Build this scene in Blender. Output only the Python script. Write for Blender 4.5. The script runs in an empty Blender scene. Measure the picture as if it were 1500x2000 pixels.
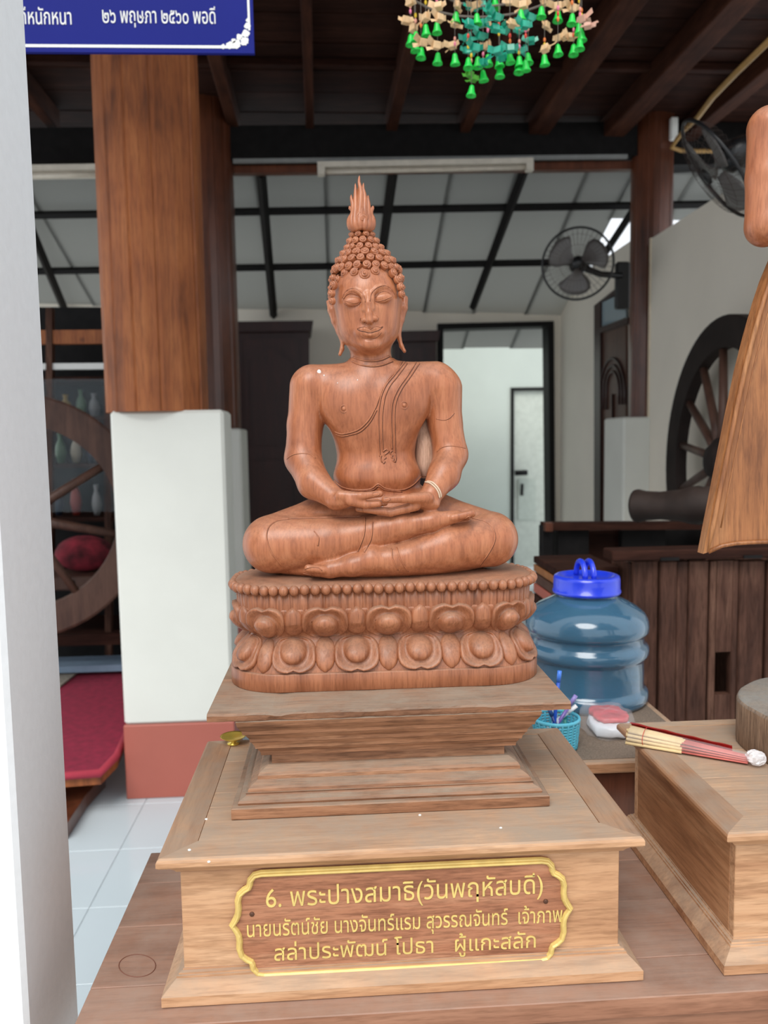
import bpy, bmesh, math, random
import numpy as np
from mathutils import Vector, Matrix
from mathutils.bvhtree import BVHTree
random.seed(7); rng = np.random.default_rng(7)
PI = math.pi
SC = bpy.context.scene; COL = SC.collection

# ------------------------------------------------------------------ camera
F, CX, CY = 1550.0, 750.0, 1000.0
CAM = np.array([0.0, 0.0, 1.45])
def _n(v):
    v = np.array(v, float); return v/np.linalg.norm(v)
_Y = _n([-95, -138, F]); _D = np.array([280, 17217, F]); _D = _n(_D-_D.dot(_Y)*_Y); _Z = -_D; _X = np.cross(_Y, _Z)
M = np.array([_X, _Y, _Z])
cd = bpy.data.cameras.new('camera'); cam = bpy.data.objects.new('camera', cd); COL.objects.link(cam)
_c = M@np.diag([1, -1, -1]).astype(float)
cam.matrix_world = Matrix([list(_c[0])+[CAM[0]], list(_c[1])+[CAM[1]], list(_c[2])+[CAM[2]], [0, 0, 0, 1]])
cd.sensor_fit = 'VERTICAL'; cd.sensor_height = 36; cd.lens = F/2000*36
cd.dof.use_dof = True; cd.dof.focus_distance = 1.12; cd.dof.aperture_fstop = cd.lens/5.2
cd.clip_start = .02; cd.clip_end = 200
SC.camera = cam
# ------------------------------------------------------------------ light
w = bpy.data.worlds.new('world'); SC.world = w; w.use_nodes = True
wn = w.node_tree; bgn = wn.nodes['Background']
bgn.inputs[0].default_value = (.90, .95, 1.0, 1); bgn.inputs[1].default_value = 1.08
sl = bpy.data.lights.new('sun', 'SUN'); sl.energy = 1.75; sl.angle = math.radians(32); sl.color = (1, .97, .92)
so = bpy.data.objects.new('sun', sl); COL.objects.link(so); so.rotation_euler = (math.radians(38), math.radians(-16), 0)
SC.view_settings.view_transform = 'Standard'; SC.view_settings.look = 'None'; SC.view_settings.gamma = 1
SC.view_settings.exposure = 0.34
SC.cycles.max_bounces = 6; SC.cycles.transparent_max_bounces = 12

# ------------------------------------------------------------------ pixel rays -> points in the place
def ray(x, y): return M@np.array([x-CX, y-CY, F])
def P(x, y, Y): r = ray(x, y); return CAM+r*(Y/r[1])
def PZ(x, y, z): r = ray(x, y); return CAM+r*((z-1.45)/r[2])
def PX(x, y, X): r = ray(x, y); return CAM+r*(X/r[0])
KB = .048                                              # the far walls stand a little askew to the boxes
def B(x, y, Yb): r = ray(x, y); return CAM+r*(Yb/(r[1]-KB*r[0]))

# ------------------------------------------------------------------ mesh helpers
class MB:
    def __init__(s): s.V = []; s.F = []; s.S = []
    def add(s, V, Fc, smooth=False):
        o = len(s.V); s.V += [tuple(map(float, v)) for v in V]; s.F += [tuple(i+o for i in f) for f in Fc]; s.S += [smooth]*len(Fc); return s
    def box(s, x0, x1, y0, y1, z0, z1, c=0.0):
        if c <= 0:
            V = [(x, y, z) for x in (x0, x1) for y in (y0, y1) for z in (z0, z1)]
            return s.add(V, [(0, 1, 3, 2), (4, 6, 7, 5), (0, 4, 5, 1), (2, 3, 7, 6), (0, 2, 6, 4), (1, 5, 7, 3)])
        c = min(c, (x1-x0)*.45, (y1-y0)*.45, (z1-z0)*.45)
        return s.cham(np.array([(x, y, z) for x in (x0, x1) for y in (y0, y1) for z in (z0, z1)]), c)
    def cham(s, C, c):
        # C: 8 corners in (x,y,z) binary order, convex hexahedron; chamfered edges
        C = np.array(C, float); V = []; ix = {}
        def e(a, b): d = C[b]-C[a]; return d/np.linalg.norm(d)*c
        for i in range(8):
            nb = [i ^ 4, i ^ 2, i ^ 1]
            for k in range(3):
                o = [n for j, n in enumerate(nb) if j != k]
                ix[(i, k)] = len(V); V.append(C[i]+e(i, o[0])+e(i, o[1]))
        Fc = []
        b = [4, 2, 1]
        for k in range(3):
            o = [j for j in range(3) if j != k]
            for sgn in (0, b[k]):
                q = [sgn, sgn | b[o[0]], sgn | b[o[0]] | b[o[1]], sgn | b[o[1]]]
                f = [ix[(i, k)] for i in q]; Fc.append(tuple(f))
        for k in range(3):
            o = [j for j in range(3) if j != k]
            for s0 in (0, b[o[0]]):
                for s1 in (0, b[o[1]]):
                    a = s0 | s1; d = a | b[k]
                    Fc.append((ix[(a, o[0])], ix[(d, o[0])], ix[(d, o[1])], ix[(a, o[1])]))
        for i in range(8): Fc.append((ix[(i, 0)], ix[(i, 1)], ix[(i, 2)]))
        return s.add(V, Fc)
    def tube(s, pts, rad, n=8, cap=True, smooth=True, closed=False, flat=1.0):
        pts = [Vector(p) for p in pts]; m = len(pts)
        if not hasattr(rad, '__len__'): rad = [rad]*m
        ref = None; V = []; Fc = []
        for i, p in enumerate(pts):
            if closed: t = pts[(i+1) % m]-pts[i-1]
            else: t = pts[min(i+1, m-1)]-pts[max(i-1, 0)]
            t.normalize()
            if ref is None:
                ref = Vector((0, 1, 0)) if abs(t.y) < .9 else Vector((1, 0, 0))
            u = ref-t*ref.dot(t)
            if u.length < 1e-5: u = t.orthogonal()
            u.normalize(); ref = u; v = t.cross(u)
            for k in range(n):
                a = 2*PI*k/n; V.append(p+u*math.cos(a)*rad[i]*flat+v*math.sin(a)*rad[i])
        for i in range(m if closed else m-1):
            for k in range(n):
                j = (i+1) % m
                Fc.append((i*n+k, i*n+(k+1) % n, j*n+(k+1) % n, j*n+k))
        if cap and not closed:
            Fc.append(tuple(range(n))[::-1]); Fc.append(tuple((m-1)*n+k for k in range(n)))
        return s.add(V, Fc, smooth)
    def lathe(s, prof, c=(0, 0, 0), n=24, axis=(0, 0, 1), smooth=True, sy=1.0, cap=True):
        q = Vector((0, 0, 1)).rotation_difference(Vector(axis).normalized()); c = Vector(c); V = []; Fc = []
        for r, h in prof:
            for k in range(n):
                a = 2*PI*k/n; V.append(c+q@Vector((r*math.cos(a), r*math.sin(a)*sy, h)))
        m = len(prof)
        for i in range(m-1):
            for k in range(n): Fc.append((i*n+k, i*n+(k+1) % n, (i+1)*n+(k+1) % n, (i+1)*n+k))
        if cap:
            if prof[0][0] > 1e-6: Fc.append(tuple(range(n))[::-1])
            if prof[-1][0] > 1e-6: Fc.append(tuple((m-1)*n+k for k in range(n)))
        return s.add(V, Fc, smooth)
    def ell(s, c, r, n=16, m=10):
        prof = [(math.sin(PI*i/m), -math.cos(PI*i/m)) for i in range(m+1)]
        V = []; Fc = []
        for a, h in prof:
            for k in range(n): V.append((c[0]+r[0]*a*math.cos(2*PI*k/n), c[1]+r[1]*a*math.sin(2*PI*k/n), c[2]+r[2]*h))
        for i in range(m):
            for k in range(n): Fc.append((i*n+k, i*n+(k+1) % n, (i+1)*n+(k+1) % n, (i+1)*n+k))
        return s.add(V, Fc, True)
    def slab(s, front, off):
        # polygon of 3-D points, thickened by the vector off
        n = len(front); off = np.array(off); fr = [np.array(p) for p in front]
        V = fr+[p+off for p in fr]
        Fc = [tuple(range(n)), tuple(range(n, 2*n))[::-1]]+[(i, i+n, (i+1) % n+n, (i+1) % n) for i in range(n)]
        return s.add(V, Fc)
    def rectsweep(s, prof, x0, x1, y0, y1, cap=True):
        # prof: list of (inset, z) swept mitred around a rectangle, bottom to top
        V = []; Fc = []
        for o, z in prof: V += [(x0+o, y0+o, z), (x1-o, y0+o, z), (x1-o, y1-o, z), (x0+o, y1-o, z)]
        for i in range(len(prof)-1):
            for k in range(4): Fc.append((i*4+k, i*4+(k+1) % 4, (i+1)*4+(k+1) % 4, (i+1)*4+k))
        if cap: Fc.append((3, 2, 1, 0)); j = (len(prof)-1)*4; Fc.append((j, j+1, j+2, j+3))
        return s.add(V, Fc)

def root_of(par):
    o = Vector((0, 0, 0))
    while par is not None: o = o+par.location; par = par.parent
    return o
def part(name, mb, mat, parent=None, fix=True, local=False):
    V, Fc, S = (mb.V, mb.F, mb.S) if isinstance(mb, MB) else (mb[0], mb[1], [True]*len(mb[1]))
    o = root_of(parent) if (parent is not None and not local) else Vector((0, 0, 0))
    me = bpy.data.meshes.new(name)
    A = np.array(V, float)-np.array(o)
    me.from_pydata([tuple(v) for v in A], [], [tuple(f) for f in Fc]); me.update()
    if fix and len(Fc) < 60000:
        bm = bmesh.new(); bm.from_mesh(me); bmesh.ops.recalc_face_normals(bm, faces=bm.faces); bm.to_mesh(me); bm.free()
    me.polygons.foreach_set('use_smooth', S)
    if mat: me.materials.append(mat)
    ob = bpy.data.objects.new(name, me); COL.objects.link(ob); ob.parent = parent
    return ob
def inst(ob, parent, mw):
    c = ob.copy(); COL.objects.link(c); c.parent = parent
    c.matrix_local = Matrix.Translation(-root_of(parent))@mw
    return c
def tag(o, label=None, cat=None, group=None, kind=None):
    if label: o['label'] = label
    if cat: o['category'] = cat
    if group: o['group'] = group
    if kind: o['kind'] = kind
    return o
def thing(name, label, cat, loc, group=None):
    o = bpy.data.objects.new(name, None); o.empty_display_size = .1; COL.objects.link(o)
    o.location = Vector([float(v) for v in loc]); return tag(o, label, cat, group)
def struct(name, mb, mat):
    return tag(part(name, mb, mat), kind='structure')

# ------------------------------------------------------------------ materials
def srgb(r, g, b):
    f = lambda c: (c/255/12.92) if c/255 <= .04045 else ((c/255+.055)/1.055)**2.4
    return (f(r), f(g), f(b), 1)
def mk(name):
    m = bpy.data.materials.new(name); m.use_nodes = True; nt = m.node_tree; return m, nt, nt.nodes['Principled BSDF']
def N(nt, t, **k):
    n = nt.nodes.new(t)
    for a, b in k.items():
        if a.startswith('i_'): n.inputs[int(a[2:])].default_value = b
        else: setattr(n, a, b)
    return n
def plain(name, c, rough=.5, metal=0, noise=0.08, nscale=20, bump=0, coat=0, spec=.5):
    m, nt, b = mk(name); L = nt.links
    b.inputs['Roughness'].default_value = rough; b.inputs['Metallic'].default_value = metal
    b.inputs['Specular IOR Level'].default_value = spec
    b.inputs['Coat Weight'].default_value = coat
    tc = N(nt, 'ShaderNodeTexCoord'); no = N(nt, 'ShaderNodeTexNoise'); no.inputs['Scale'].default_value = nscale; no.inputs['Detail'].default_value = 5
    L.new(tc.outputs['Object'], no.inputs['Vector'])
    r = N(nt, 'ShaderNodeValToRGB'); r.color_ramp.elements[0].position = .3; r.color_ramp.elements[1].position = .7
    r.color_ramp.elements[0].color = tuple(v*(1-noise) for v in c[:3])+(1,); r.color_ramp.elements[1].color = tuple(min(1, v*(1+noise)) for v in c[:3])+(1,)
    L.new(no.outputs['Fac'], r.inputs[0]); L.new(r.outputs[0], b.inputs['Base Color'])
    if bump:
        bp = N(nt, 'ShaderNodeBump'); bp.inputs['Strength'].default_value = bump; bp.inputs['Distance'].default_value = .002
        L.new(no.outputs['Fac'], bp.inputs['Height']); L.new(bp.outputs[0], b.inputs['Normal'])
    return m
def wood(name, cd_, cm, cl, axis='X', rough=.5, scale=1.0, bump=.25, dust=0, dustc=(150, 142, 130), rings=0, streak=.5, coat=0, knots=0, spec=.4):
    """grain runs along axis; three tones; optional pale dust settled on upward faces (a coat of its own)"""
    m, nt, b = mk(name); L = nt.links
    tc = N(nt, 'ShaderNodeTexCoord'); mp = N(nt, 'ShaderNodeMapping')
    oi = N(nt, 'ShaderNodeObjectInfo'); ad = N(nt, 'ShaderNodeVectorMath', operation='ADD'); ml = N(nt, 'ShaderNodeVectorMath', operation='SCALE')
    cmb = N(nt, 'ShaderNodeCombineXYZ'); L.new(oi.outputs['Random'], cmb.inputs[0]); L.new(oi.outputs['Random'], cmb.inputs[2]); L.new(cmb.outputs[0], ml.inputs[0]); ml.inputs['Scale'].default_value = 7
    L.new(tc.outputs['Object'], ad.inputs[0]); L.new(ml.outputs[0], ad.inputs[1]); L.new(ad.outputs[0], mp.inputs['Vector'])
    st = {'X': (.09, 1, 1), 'Y': (1, .09, 1), 'Z': (1, 1, .09)}[axis]
    mp.inputs['Scale'].default_value = tuple(v*scale for v in st)
    n1 = N(nt, 'ShaderNodeTexNoise'); n1.inputs['Scale'].default_value = 26; n1.inputs['Detail'].default_value = 6; n1.inputs['Roughness'].default_value = .62; n1.inputs['Distortion'].default_value = 1.1
    n2 = N(nt, 'ShaderNodeTexNoise'); n2.inputs['Scale'].default_value = 210; n2.inputs['Detail'].default_value = 3; n2.inputs['Roughness'].default_value = .7
    n3 = N(nt, 'ShaderNodeTexNoise'); n3.inputs['Scale'].default_value = 5; n3.inputs['Detail'].default_value = 3
    for q in (n1, n2): L.new(mp.outputs[0], q.inputs['Vector'])
    L.new(ad.outputs[0], n3.inputs['Vector'])
    r1 = N(nt, 'ShaderNodeValToRGB'); e = r1.color_ramp.elements
    e[0].position = .30; e[0].color = srgb(*cd_); e[1].position = .72; e[1].color = srgb(*cl); k = e.new(.5); k.color = srgb(*cm)
    mixf = N(nt, 'ShaderNodeMix', data_type='FLOAT'); mixf.inputs[0].default_value = .35
    L.new(n1.outputs['Fac'], mixf.inputs[2]); L.new(n3.outputs['Fac'], mixf.inputs[3])
    fac = mixf.outputs[0]
    if rings:
        wv = N(nt, 'ShaderNodeTexWave', wave_type='RINGS', rings_direction={'X': 'X', 'Y': 'Y', 'Z': 'Z'}[axis]); wv.inputs['Scale'].default_value = rings
        wv.inputs['Distortion'].default_value = 5; wv.inputs['Detail'].default_value = 2.5; wv.inputs['Detail Scale'].default_value = 1.2
        m2 = N(nt, 'ShaderNodeMapping'); m2.inputs['Scale'].default_value = tuple({'X': (.35, 1, 1), 'Y': (1, .35, 1), 'Z': (1, 1, .35)}[axis]); m2.inputs['Location'].default_value = (.03, -.13, .02)
        L.new(tc.outputs['Object'], m2.inputs[0]); L.new(m2.outputs[0], wv.inputs['Vector'])
        mr = N(nt, 'ShaderNodeMix', data_type='FLOAT'); mr.inputs[0].default_value = .09; L.new(fac, mr.inputs[2]); L.new(wv.outputs['Fac'], mr.inputs[3]); fac = mr.outputs[0]
    L.new(fac, r1.inputs[0])
    r2 = N(nt, 'ShaderNodeValToRGB'); r2.color_ramp.elements[0].position = .34; r2.color_ramp.elements[1].position = .56
    v = 1-streak; r2.color_ramp.elements[0].color = (v, v*.95, v*.9, 1); r2.color_ramp.elements[1].color = (1, 1, 1, 1); L.new(n2.outputs['Fac'], r2.inputs[0])
    mm = N(nt, 'ShaderNodeMix', data_type='RGBA', blend_type='MULTIPLY'); mm.inputs[0].default_value = 1
    L.new(r1.outputs[0], mm.inputs[6]); L.new(r2.outputs[0], mm.inputs[7]); col = mm.outputs[2]
    if knots:
        vo = N(nt, 'ShaderNodeTexVoronoi'); vo.inputs['Scale'].default_value = knots
        L.new(ad.outputs[0], vo.inputs['Vector']); rk = N(nt, 'ShaderNodeValToRGB'); rk.color_ramp.elements[0].position = .03; rk.color_ramp.elements[1].position = .09
        rk.color_ramp.elements[0].color = (.35, .25, .2, 1); rk.color_ramp.elements[1].color = (1, 1, 1, 1); L.new(vo.outputs['Distance'], rk.inputs[0])
        m3 = N(nt, 'ShaderNodeMix', data_type='RGBA', blend_type='MULTIPLY'); m3.inputs[0].default_value = .8; L.new(col, m3.inputs[6]); L.new(rk.outputs[0], m3.inputs[7]); col = m3.outputs[2]
    if dust:
        ge = N(nt, 'ShaderNodeNewGeometry'); sx = N(nt, 'ShaderNodeSeparateXYZ'); L.new(ge.outputs['True Normal'], sx.inputs[0])
        rd = N(nt, 'ShaderNodeMapRange'); rd.inputs[1].default_value = .25; rd.inputs[2].default_value = .95; rd.inputs[4].default_value = dust; L.new(sx.outputs[2], rd.inputs[0])
        nd = N(nt, 'ShaderNodeTexNoise'); nd.inputs['Scale'].default_value = 14; nd.inputs['Detail'].default_value = 6; nd.inputs['Roughness'].default_value = .7; L.new(ad.outputs[0], nd.inputs['Vector'])
        rr = N(nt, 'ShaderNodeMapRange'); rr.inputs[1].default_value = .3; rr.inputs[2].default_value = .65; rr.inputs[3].default_value = .35; L.new(nd.outputs['Fac'], rr.inputs[0])
        mu = N(nt, 'ShaderNodeMath', operation='MULTIPLY'); L.new(rd.outputs[0], mu.inputs[0]); L.new(rr.outputs[0], mu.inputs[1])
        m4 = N(nt, 'ShaderNodeMix', data_type='RGBA'); m4.inputs[7].default_value = srgb(*dustc); L.new(mu.outputs[0], m4.inputs[0]); L.new(col, m4.inputs[6]); col = m4.outputs[2]
        ra = N(nt, 'ShaderNodeMapRange'); ra.inputs[3].default_value = rough; ra.inputs[4].default_value = .85; L.new(mu.outputs[0], ra.inputs[0]); L.new(ra.outputs[0], b.inputs['Roughness'])
    else: b.inputs['Roughness'].default_value = rough
    L.new(col, b.inputs['Base Color']); b.inputs['Coat Weight'].default_value = coat; b.inputs['Coat Roughness'].default_value = .3
    b.inputs['Specular IOR Level'].default_value = spec
    if bump:
        ba = N(nt, 'ShaderNodeMath', operation='ADD'); L.new(n1.outputs['Fac'], ba.inputs[0]); L.new(n2.outputs['Fac'], ba.inputs[1])
        bp = N(nt, 'ShaderNodeBump'); bp.inputs['Strength'].default_value = bump; bp.inputs['Distance'].default_value = .0015
        L.new(ba.outputs[0], bp.inputs['Height']); L.new(bp.outputs[0], b.inputs['Normal'])
    return m
M_statue = wood('carved_teak', (142, 80, 48), (172, 104, 68), (190, 124, 86), 'Z', .38, 1.5, .14, dust=.4, dustc=(140, 118, 100), rings=26, streak=.24, coat=.3)
M_base = wood('carved_teak_base', (128, 74, 46), (162, 102, 70), (184, 122, 86), 'Z', .42, 1.5, .2, dust=.55, dustc=(148, 126, 108), rings=14, streak=.3, coat=.2)
M_raw = wood('raw_wood', (150, 110, 90), (205, 165, 140), (225, 190, 168), 'Z', .8, 1.2, .6, streak=.3)
M_pedX = wood('weathered_pedestal', (100, 64, 42), (152, 106, 76), (190, 144, 110), 'X', .6, 1.0, .5, dust=.8, dustc=(152, 140, 124), streak=.45)
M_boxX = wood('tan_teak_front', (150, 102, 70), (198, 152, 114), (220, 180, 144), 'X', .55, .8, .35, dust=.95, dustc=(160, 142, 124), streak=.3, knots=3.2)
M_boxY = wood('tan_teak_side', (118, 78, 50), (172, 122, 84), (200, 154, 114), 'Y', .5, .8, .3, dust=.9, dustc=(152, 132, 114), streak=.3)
M_tabX = wood('red_teak_table', (116, 76, 56), (152, 106, 82), (176, 130, 104), 'X', .42, .7, .25, dust=.75, dustc=(160, 138, 124), streak=.3)
M_plaq = wood('plaque_wood', (120, 72, 50), (170, 114, 84), (196, 146, 114), 'X', .5, 1.4, .35, streak=.4)
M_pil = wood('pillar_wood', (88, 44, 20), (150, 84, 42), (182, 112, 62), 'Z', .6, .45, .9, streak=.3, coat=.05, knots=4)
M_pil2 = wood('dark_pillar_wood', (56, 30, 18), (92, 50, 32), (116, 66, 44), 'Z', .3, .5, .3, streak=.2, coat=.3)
M_darkX = wood('dark_plank', (30, 15, 11), (48, 26, 19), (70, 42, 32), 'X', .75, .6, .3, streak=.3, spec=.12)
M_darkY = wood('dark_joist', (38, 19, 13), (62, 34, 23), (82, 48, 33), 'Y', .75, .6, .3, streak=.3, spec=.12)
M_darkZ = wood('dark_upright_plank', (42, 28, 24), (80, 54, 44), (112, 82, 68), 'Z', .6, .6, .5, streak=.45, spec=.12)
M_maroon = wood('maroon_cabinet_wood', (30, 12, 12), (46, 20, 18), (60, 28, 24), 'Z', .4, .6, .1, streak=.2)
M_door = wood('brown_door_wood', (56, 36, 30), (82, 56, 46), (98, 70, 58), 'Z', .5, .6, .1, streak=.2)
M_robe = wood('standing_robe_wood', (116, 68, 36), (158, 102, 60), (184, 130, 84), 'Z', .4, .9, .3, streak=.35, coat=.15)
M_log = wood('log_wood', (90, 70, 54), (140, 112, 88), (172, 146, 120), 'Z', .8, 1.2, .8, dust=.9, dustc=(140, 138, 132), streak=.5)
M_beam = plain('black_beam_paint', srgb(20, 18, 18), .6, noise=.3, spec=.15)
M_steel = plain('black_steel', srgb(20, 18, 18), .6, spec=.2)
M_white = plain('white_plaster', srgb(216, 216, 208), .7, noise=.03, nscale=4, bump=.1)
M_post = plain('post_plaster', srgb(226, 228, 230), .75, noise=.02, nscale=60, bump=.35)
M_wallw = plain('cream_wall', srgb(228, 220, 206), .8, noise=.04, nscale=2)
M_wallg = plain('greenish_wall', srgb(190, 198, 190), .8, noise=.04, nscale=2)
M_redband = plain('red_oxide_paint', srgb(168, 92, 78), .45, noise=.04, nscale=5)
M_tile = plain('pale_glazed_tile', srgb(196, 208, 214), .12, noise=.02, nscale=3)
M_grout = plain('grout', srgb(225, 230, 232), .7)
M_gold = plain('gold_paint', srgb(216, 188, 112), .35, metal=.1, noise=.12, nscale=60)
M_goldt = plain('gold_lettering_paint', srgb(226, 200, 120), .4, metal=.2, noise=.12, nscale=60)
M_blue = plain('blue_enamel', srgb(18, 28, 116), .5, noise=.05, nscale=3, spec=.12)
M_signw = plain('white_enamel', srgb(226, 226, 222), .4, noise=.03)
M_black = plain('black_plastic', srgb(22, 22, 24), .35)
M_brown = plain('dark_metal', srgb(70, 58, 54), .4, metal=.5)
M_wheel = plain('blackened_wheel_wood', srgb(36, 28, 26), .7, noise=.3, nscale=8, spec=.2)
M_drum = plain('blackened_drum_wood', srgb(48, 38, 34), .6, noise=.3, nscale=12, spec=.25)
# ================================================================== the seated statue
X0 = float(P(752, 1330, 1.233)[0]); Y0 = 1.235; ZB = 1.086
ROOT = np.array([X0, Y0, ZB])
def q(px, py, dy=0.0): return P(px, py, Y0+dy)-ROOT
S_ = Y0/F
class Field:
    def __init__(s, xs, ys, zs):
        s.x, s.y, s.z = xs, ys, zs; s.D = np.full((len(xs), len(ys), len(zs)), .5, np.float32)
def f_cone(a, b, ra, rb, sy=1.0):
    a = np.array(a, float); b = np.array(b, float); ba = b-a; ba[1] /= sy; bb = float(ba@ba)+1e-12
    def f(x, y, z):
        px, py, pz = x-a[0], (y-a[1])/sy, z-a[2]
        t = np.clip((px*ba[0]+py*ba[1]+pz*ba[2])/bb, 0, 1)
        return np.sqrt((px-ba[0]*t)**2+(py-ba[1]*t)**2+(pz-ba[2]*t)**2)-(ra+(rb-ra)*t)
    m = max(ra, rb)*max(1, sy); lo = np.minimum(a, b)-m; hi = np.maximum(a, b)+m
    return f, lo, hi
def f_ell(c, r, tilt=0.0):
    c = np.array(c, float); r = np.array(r, float); ct, st = math.cos(tilt), math.sin(tilt)
    def f(x, y, z):
        dx, dy, dz = x-c[0], y-c[1], z-c[2]; u = dx*ct+dz*st; v = -dx*st+dz*ct
        k0 = np.sqrt((u/r[0])**2+(dy/r[1])**2+(v/r[2])**2)+1e-9; k1 = np.sqrt((u/r[0]**2)**2+(dy/r[1]**2)**2+(v/r[2]**2)**2)+1e-9
        return k0*(k0-1)/k1
    m = max(r[0], r[2]); R = np.array([m, r[1], m]) if tilt else r
    return f, c-R, c+R
def smin(a, b, k):
    h = np.maximum(k-np.abs(a-b), 0)/k; return np.minimum(a, b)-h*h*k*.25
def smax(a, b, k): return -smin(-a, -b, k)
OPS = []
def U(prim, k): OPS.append((prim, k, 1))
def C(prim, k): OPS.append((prim, k, -1))
def ev(ops, x, y, z):
    D = np.full(np.broadcast(x, y, z).shape, .5)
    for (f, lo, hi), k, s in ops:
        d = f(x, y, z); k = k*S_; D = smin(D, d, k) if s > 0 else smax(D, -d, k)
    return D
def chain(pts, rs, k, kk=None, sy=1.0):
    for i in range(len(pts)-1): U(f_cone(pts[i], pts[i+1], rs[i]*S_, rs[i+1]*S_, sy), k if i == 0 else (kk or 4))
R_ = lambda *a: [v*S_ for v in a]
# torso
U(f_ell(q(731, 790, .008), R_(98, 60, 82)), 1)
U(f_cone(q(612, 750, .008), q(850, 745, .008), 37*S_, 39*S_), 26)
U(f_ell(q(680, 792, -.012), R_(50, 30, 46)), 34)
U(f_ell(q(786, 790, -.012), R_(48, 30, 46)), 34)
U(f_ell(q(733, 835, -.004), R_(78, 46, 60)), 24)
U(f_ell(q(734, 880, .008), R_(77, 52, 92)), 22)
U(f_ell(q(737, 930, .0), R_(86, 52, 46)), 20)
U(f_cone(q(727, 730, .008), q(722, 672, .006), 42*S_, 38*S_), 16)
# hips and thighs
U(f_ell(q(742, 1005, .012), R_(150, 78, 55)), 24)
for (hx, kx, ky, rr) in ((680, 530, 1060, 52), (810, 957, 1052, 52)):
    U(f_cone(q(hx, 1000, .02), q(kx, ky, -.02), 50*S_, rr*S_), 22)
U(f_ell(q(742, 1072, .015), R_(180, 85, 44)), 16)
# crossed shins and feet
U(f_ell(q(748, 1068, -.018), R_(150, 36, 40), -.0), 6)
U(f_ell(q(742, 1100, .002), R_(225, 100, 24)), 10)
C(f_ell(q(745, 912, -.052), R_(2.6, 8, 3.2)), 3)
chain([q(531, 1064, -.030), q(640, 1058, -.044), q(706, 1046, -.052), q(745, 1036, -.056), q(784, 1028, -.064), q(843, 1018, -.070), q(893, 1008, -.068)], [54, 47, 35, 31, 25, 17, 11.5], 9, 8)
U(f_ell(q(765, 1012, -.058), R_(13, 10, 9)), 8)
chain([q(957, 1053, -.028), q(872, 1068, -.052), q(800, 1088, -.068), q(765, 1093, -.072), q(725, 1094, -.074), q(690, 1104, -.074), q(645, 1112, -.072), q(620, 1115, -.070)], [54, 44, 29, 25, 23, 19.5, 15, 11.5], 3, 8)
U(f_ell(q(724, 1078, -.078), R_(13, 9, 8)), 8)
# toes: five on each sole, seen edge-on, the big toe on top
for i in range(5):
    U(f_cone(q(884, 1011+i*1.2, -.077+i*.0065), q(922-i*3, 1003+i*2.6, -.075+i*.0065), 7*S_, (7.2-i*.6)*S_), 3)
    U(f_cone(q(632, 1113+i*.8, -.082+i*.0078), q(602+i*2.5, 1110+i*3.0, -.084+i*.0078), 7.5*S_, (7.5-i*.6)*S_), 3)
# arms
chain([q(606, 757, .008), q(596, 830, .006), q(592, 895, -.002)], [40, 34, 35], 9, 8)
chain([q(592, 895, -.002), q(613, 943, -.035), q(655, 974, -.062)], [35, 30, 20], 8, 10)
chain([q(862, 760, .008), q(869, 825, .006), q(880, 888, -.002)], [41, 33, 33], 9, 8)
chain([q(880, 888, -.002), q(867, 927, -.030), q(843, 965, -.055)], [33, 30, 21], 8, 10)
# hands: palms up, the right one lying in the left
U(f_ell(q(672, 977, -.068), R_(30, 24, 15), .25), 10)
U(f_ell(q(826, 979, -.064), R_(32, 26, 15), -.25), 10)
for i in range(4):                       # upper hand, fingers reaching to the right
    dy = -.088+i*.013; L = [56, 68, 66, 52][i]
    chain([q(684, 979-i*1.0, dy), q(684+L*.55, 986-i*1.2, dy), q(684+L, 984-i*1.6, dy)], [8.5, 7.2, 5.6], 4, 2)
chain([q(664, 968, -.082), q(705, 969, -.090), q(742, 964.5, -.088)], [10, 7.2, 6.2], 6, 3)
for i in range(4):                       # lower hand, fingers reaching to the left below
    dy = -.080+i*.013; L = [98, 112, 106, 90][i]
    chain([q(812, 988-i*.8, dy), q(812-L*.5, 1001-i*1.0, dy), q(812-L, 995-i*1.2, dy)], [9.5, 7.8, 6.0], 4, 2)
chain([q(836, 972, -.080), q(790, 974, -.092), q(752, 976, -.094)], [11, 7.8, 6.6], 6, 3)
# head
HB = len(OPS)
U(f_ell(q(717, 588, -.004), R_(66, 66, 74), .05), 6)
U(f_ell(q(720, 634, -.008), R_(59.5, 56, 57), .05), 12)
U(f_ell(q(722, 668, -.030), R_(28, 24, 20)), 14)
headops = [(p, k, s) for p, k, s in OPS[HB:]]
def fs(px, py, out=0.0):
    """point on the bare face seen at this pixel, pushed outwards by out (pixels)"""
    o = (CAM-ROOT); r = ray(px, py); r = r/r[1]
    t = np.linspace(Y0-.10, Y0+.03, 400); X, Y, Z = [o[i]+r[i]*t for i in range(3)]
    D = ev(headops, X, Y, Z); i = int(np.argmax(D < 0)) or 200
    p = np.array([X[i], Y[i], Z[i]]); e = 1e-3
    g = np.array([ev(headops, *(p+np.eye(3)[k]*e))-ev(headops, *(p-np.eye(3)[k]*e)) for k in range(3)]).ravel(); g /= np.linalg.norm(g)+1e-9
    return p+g*out*S_
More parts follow.
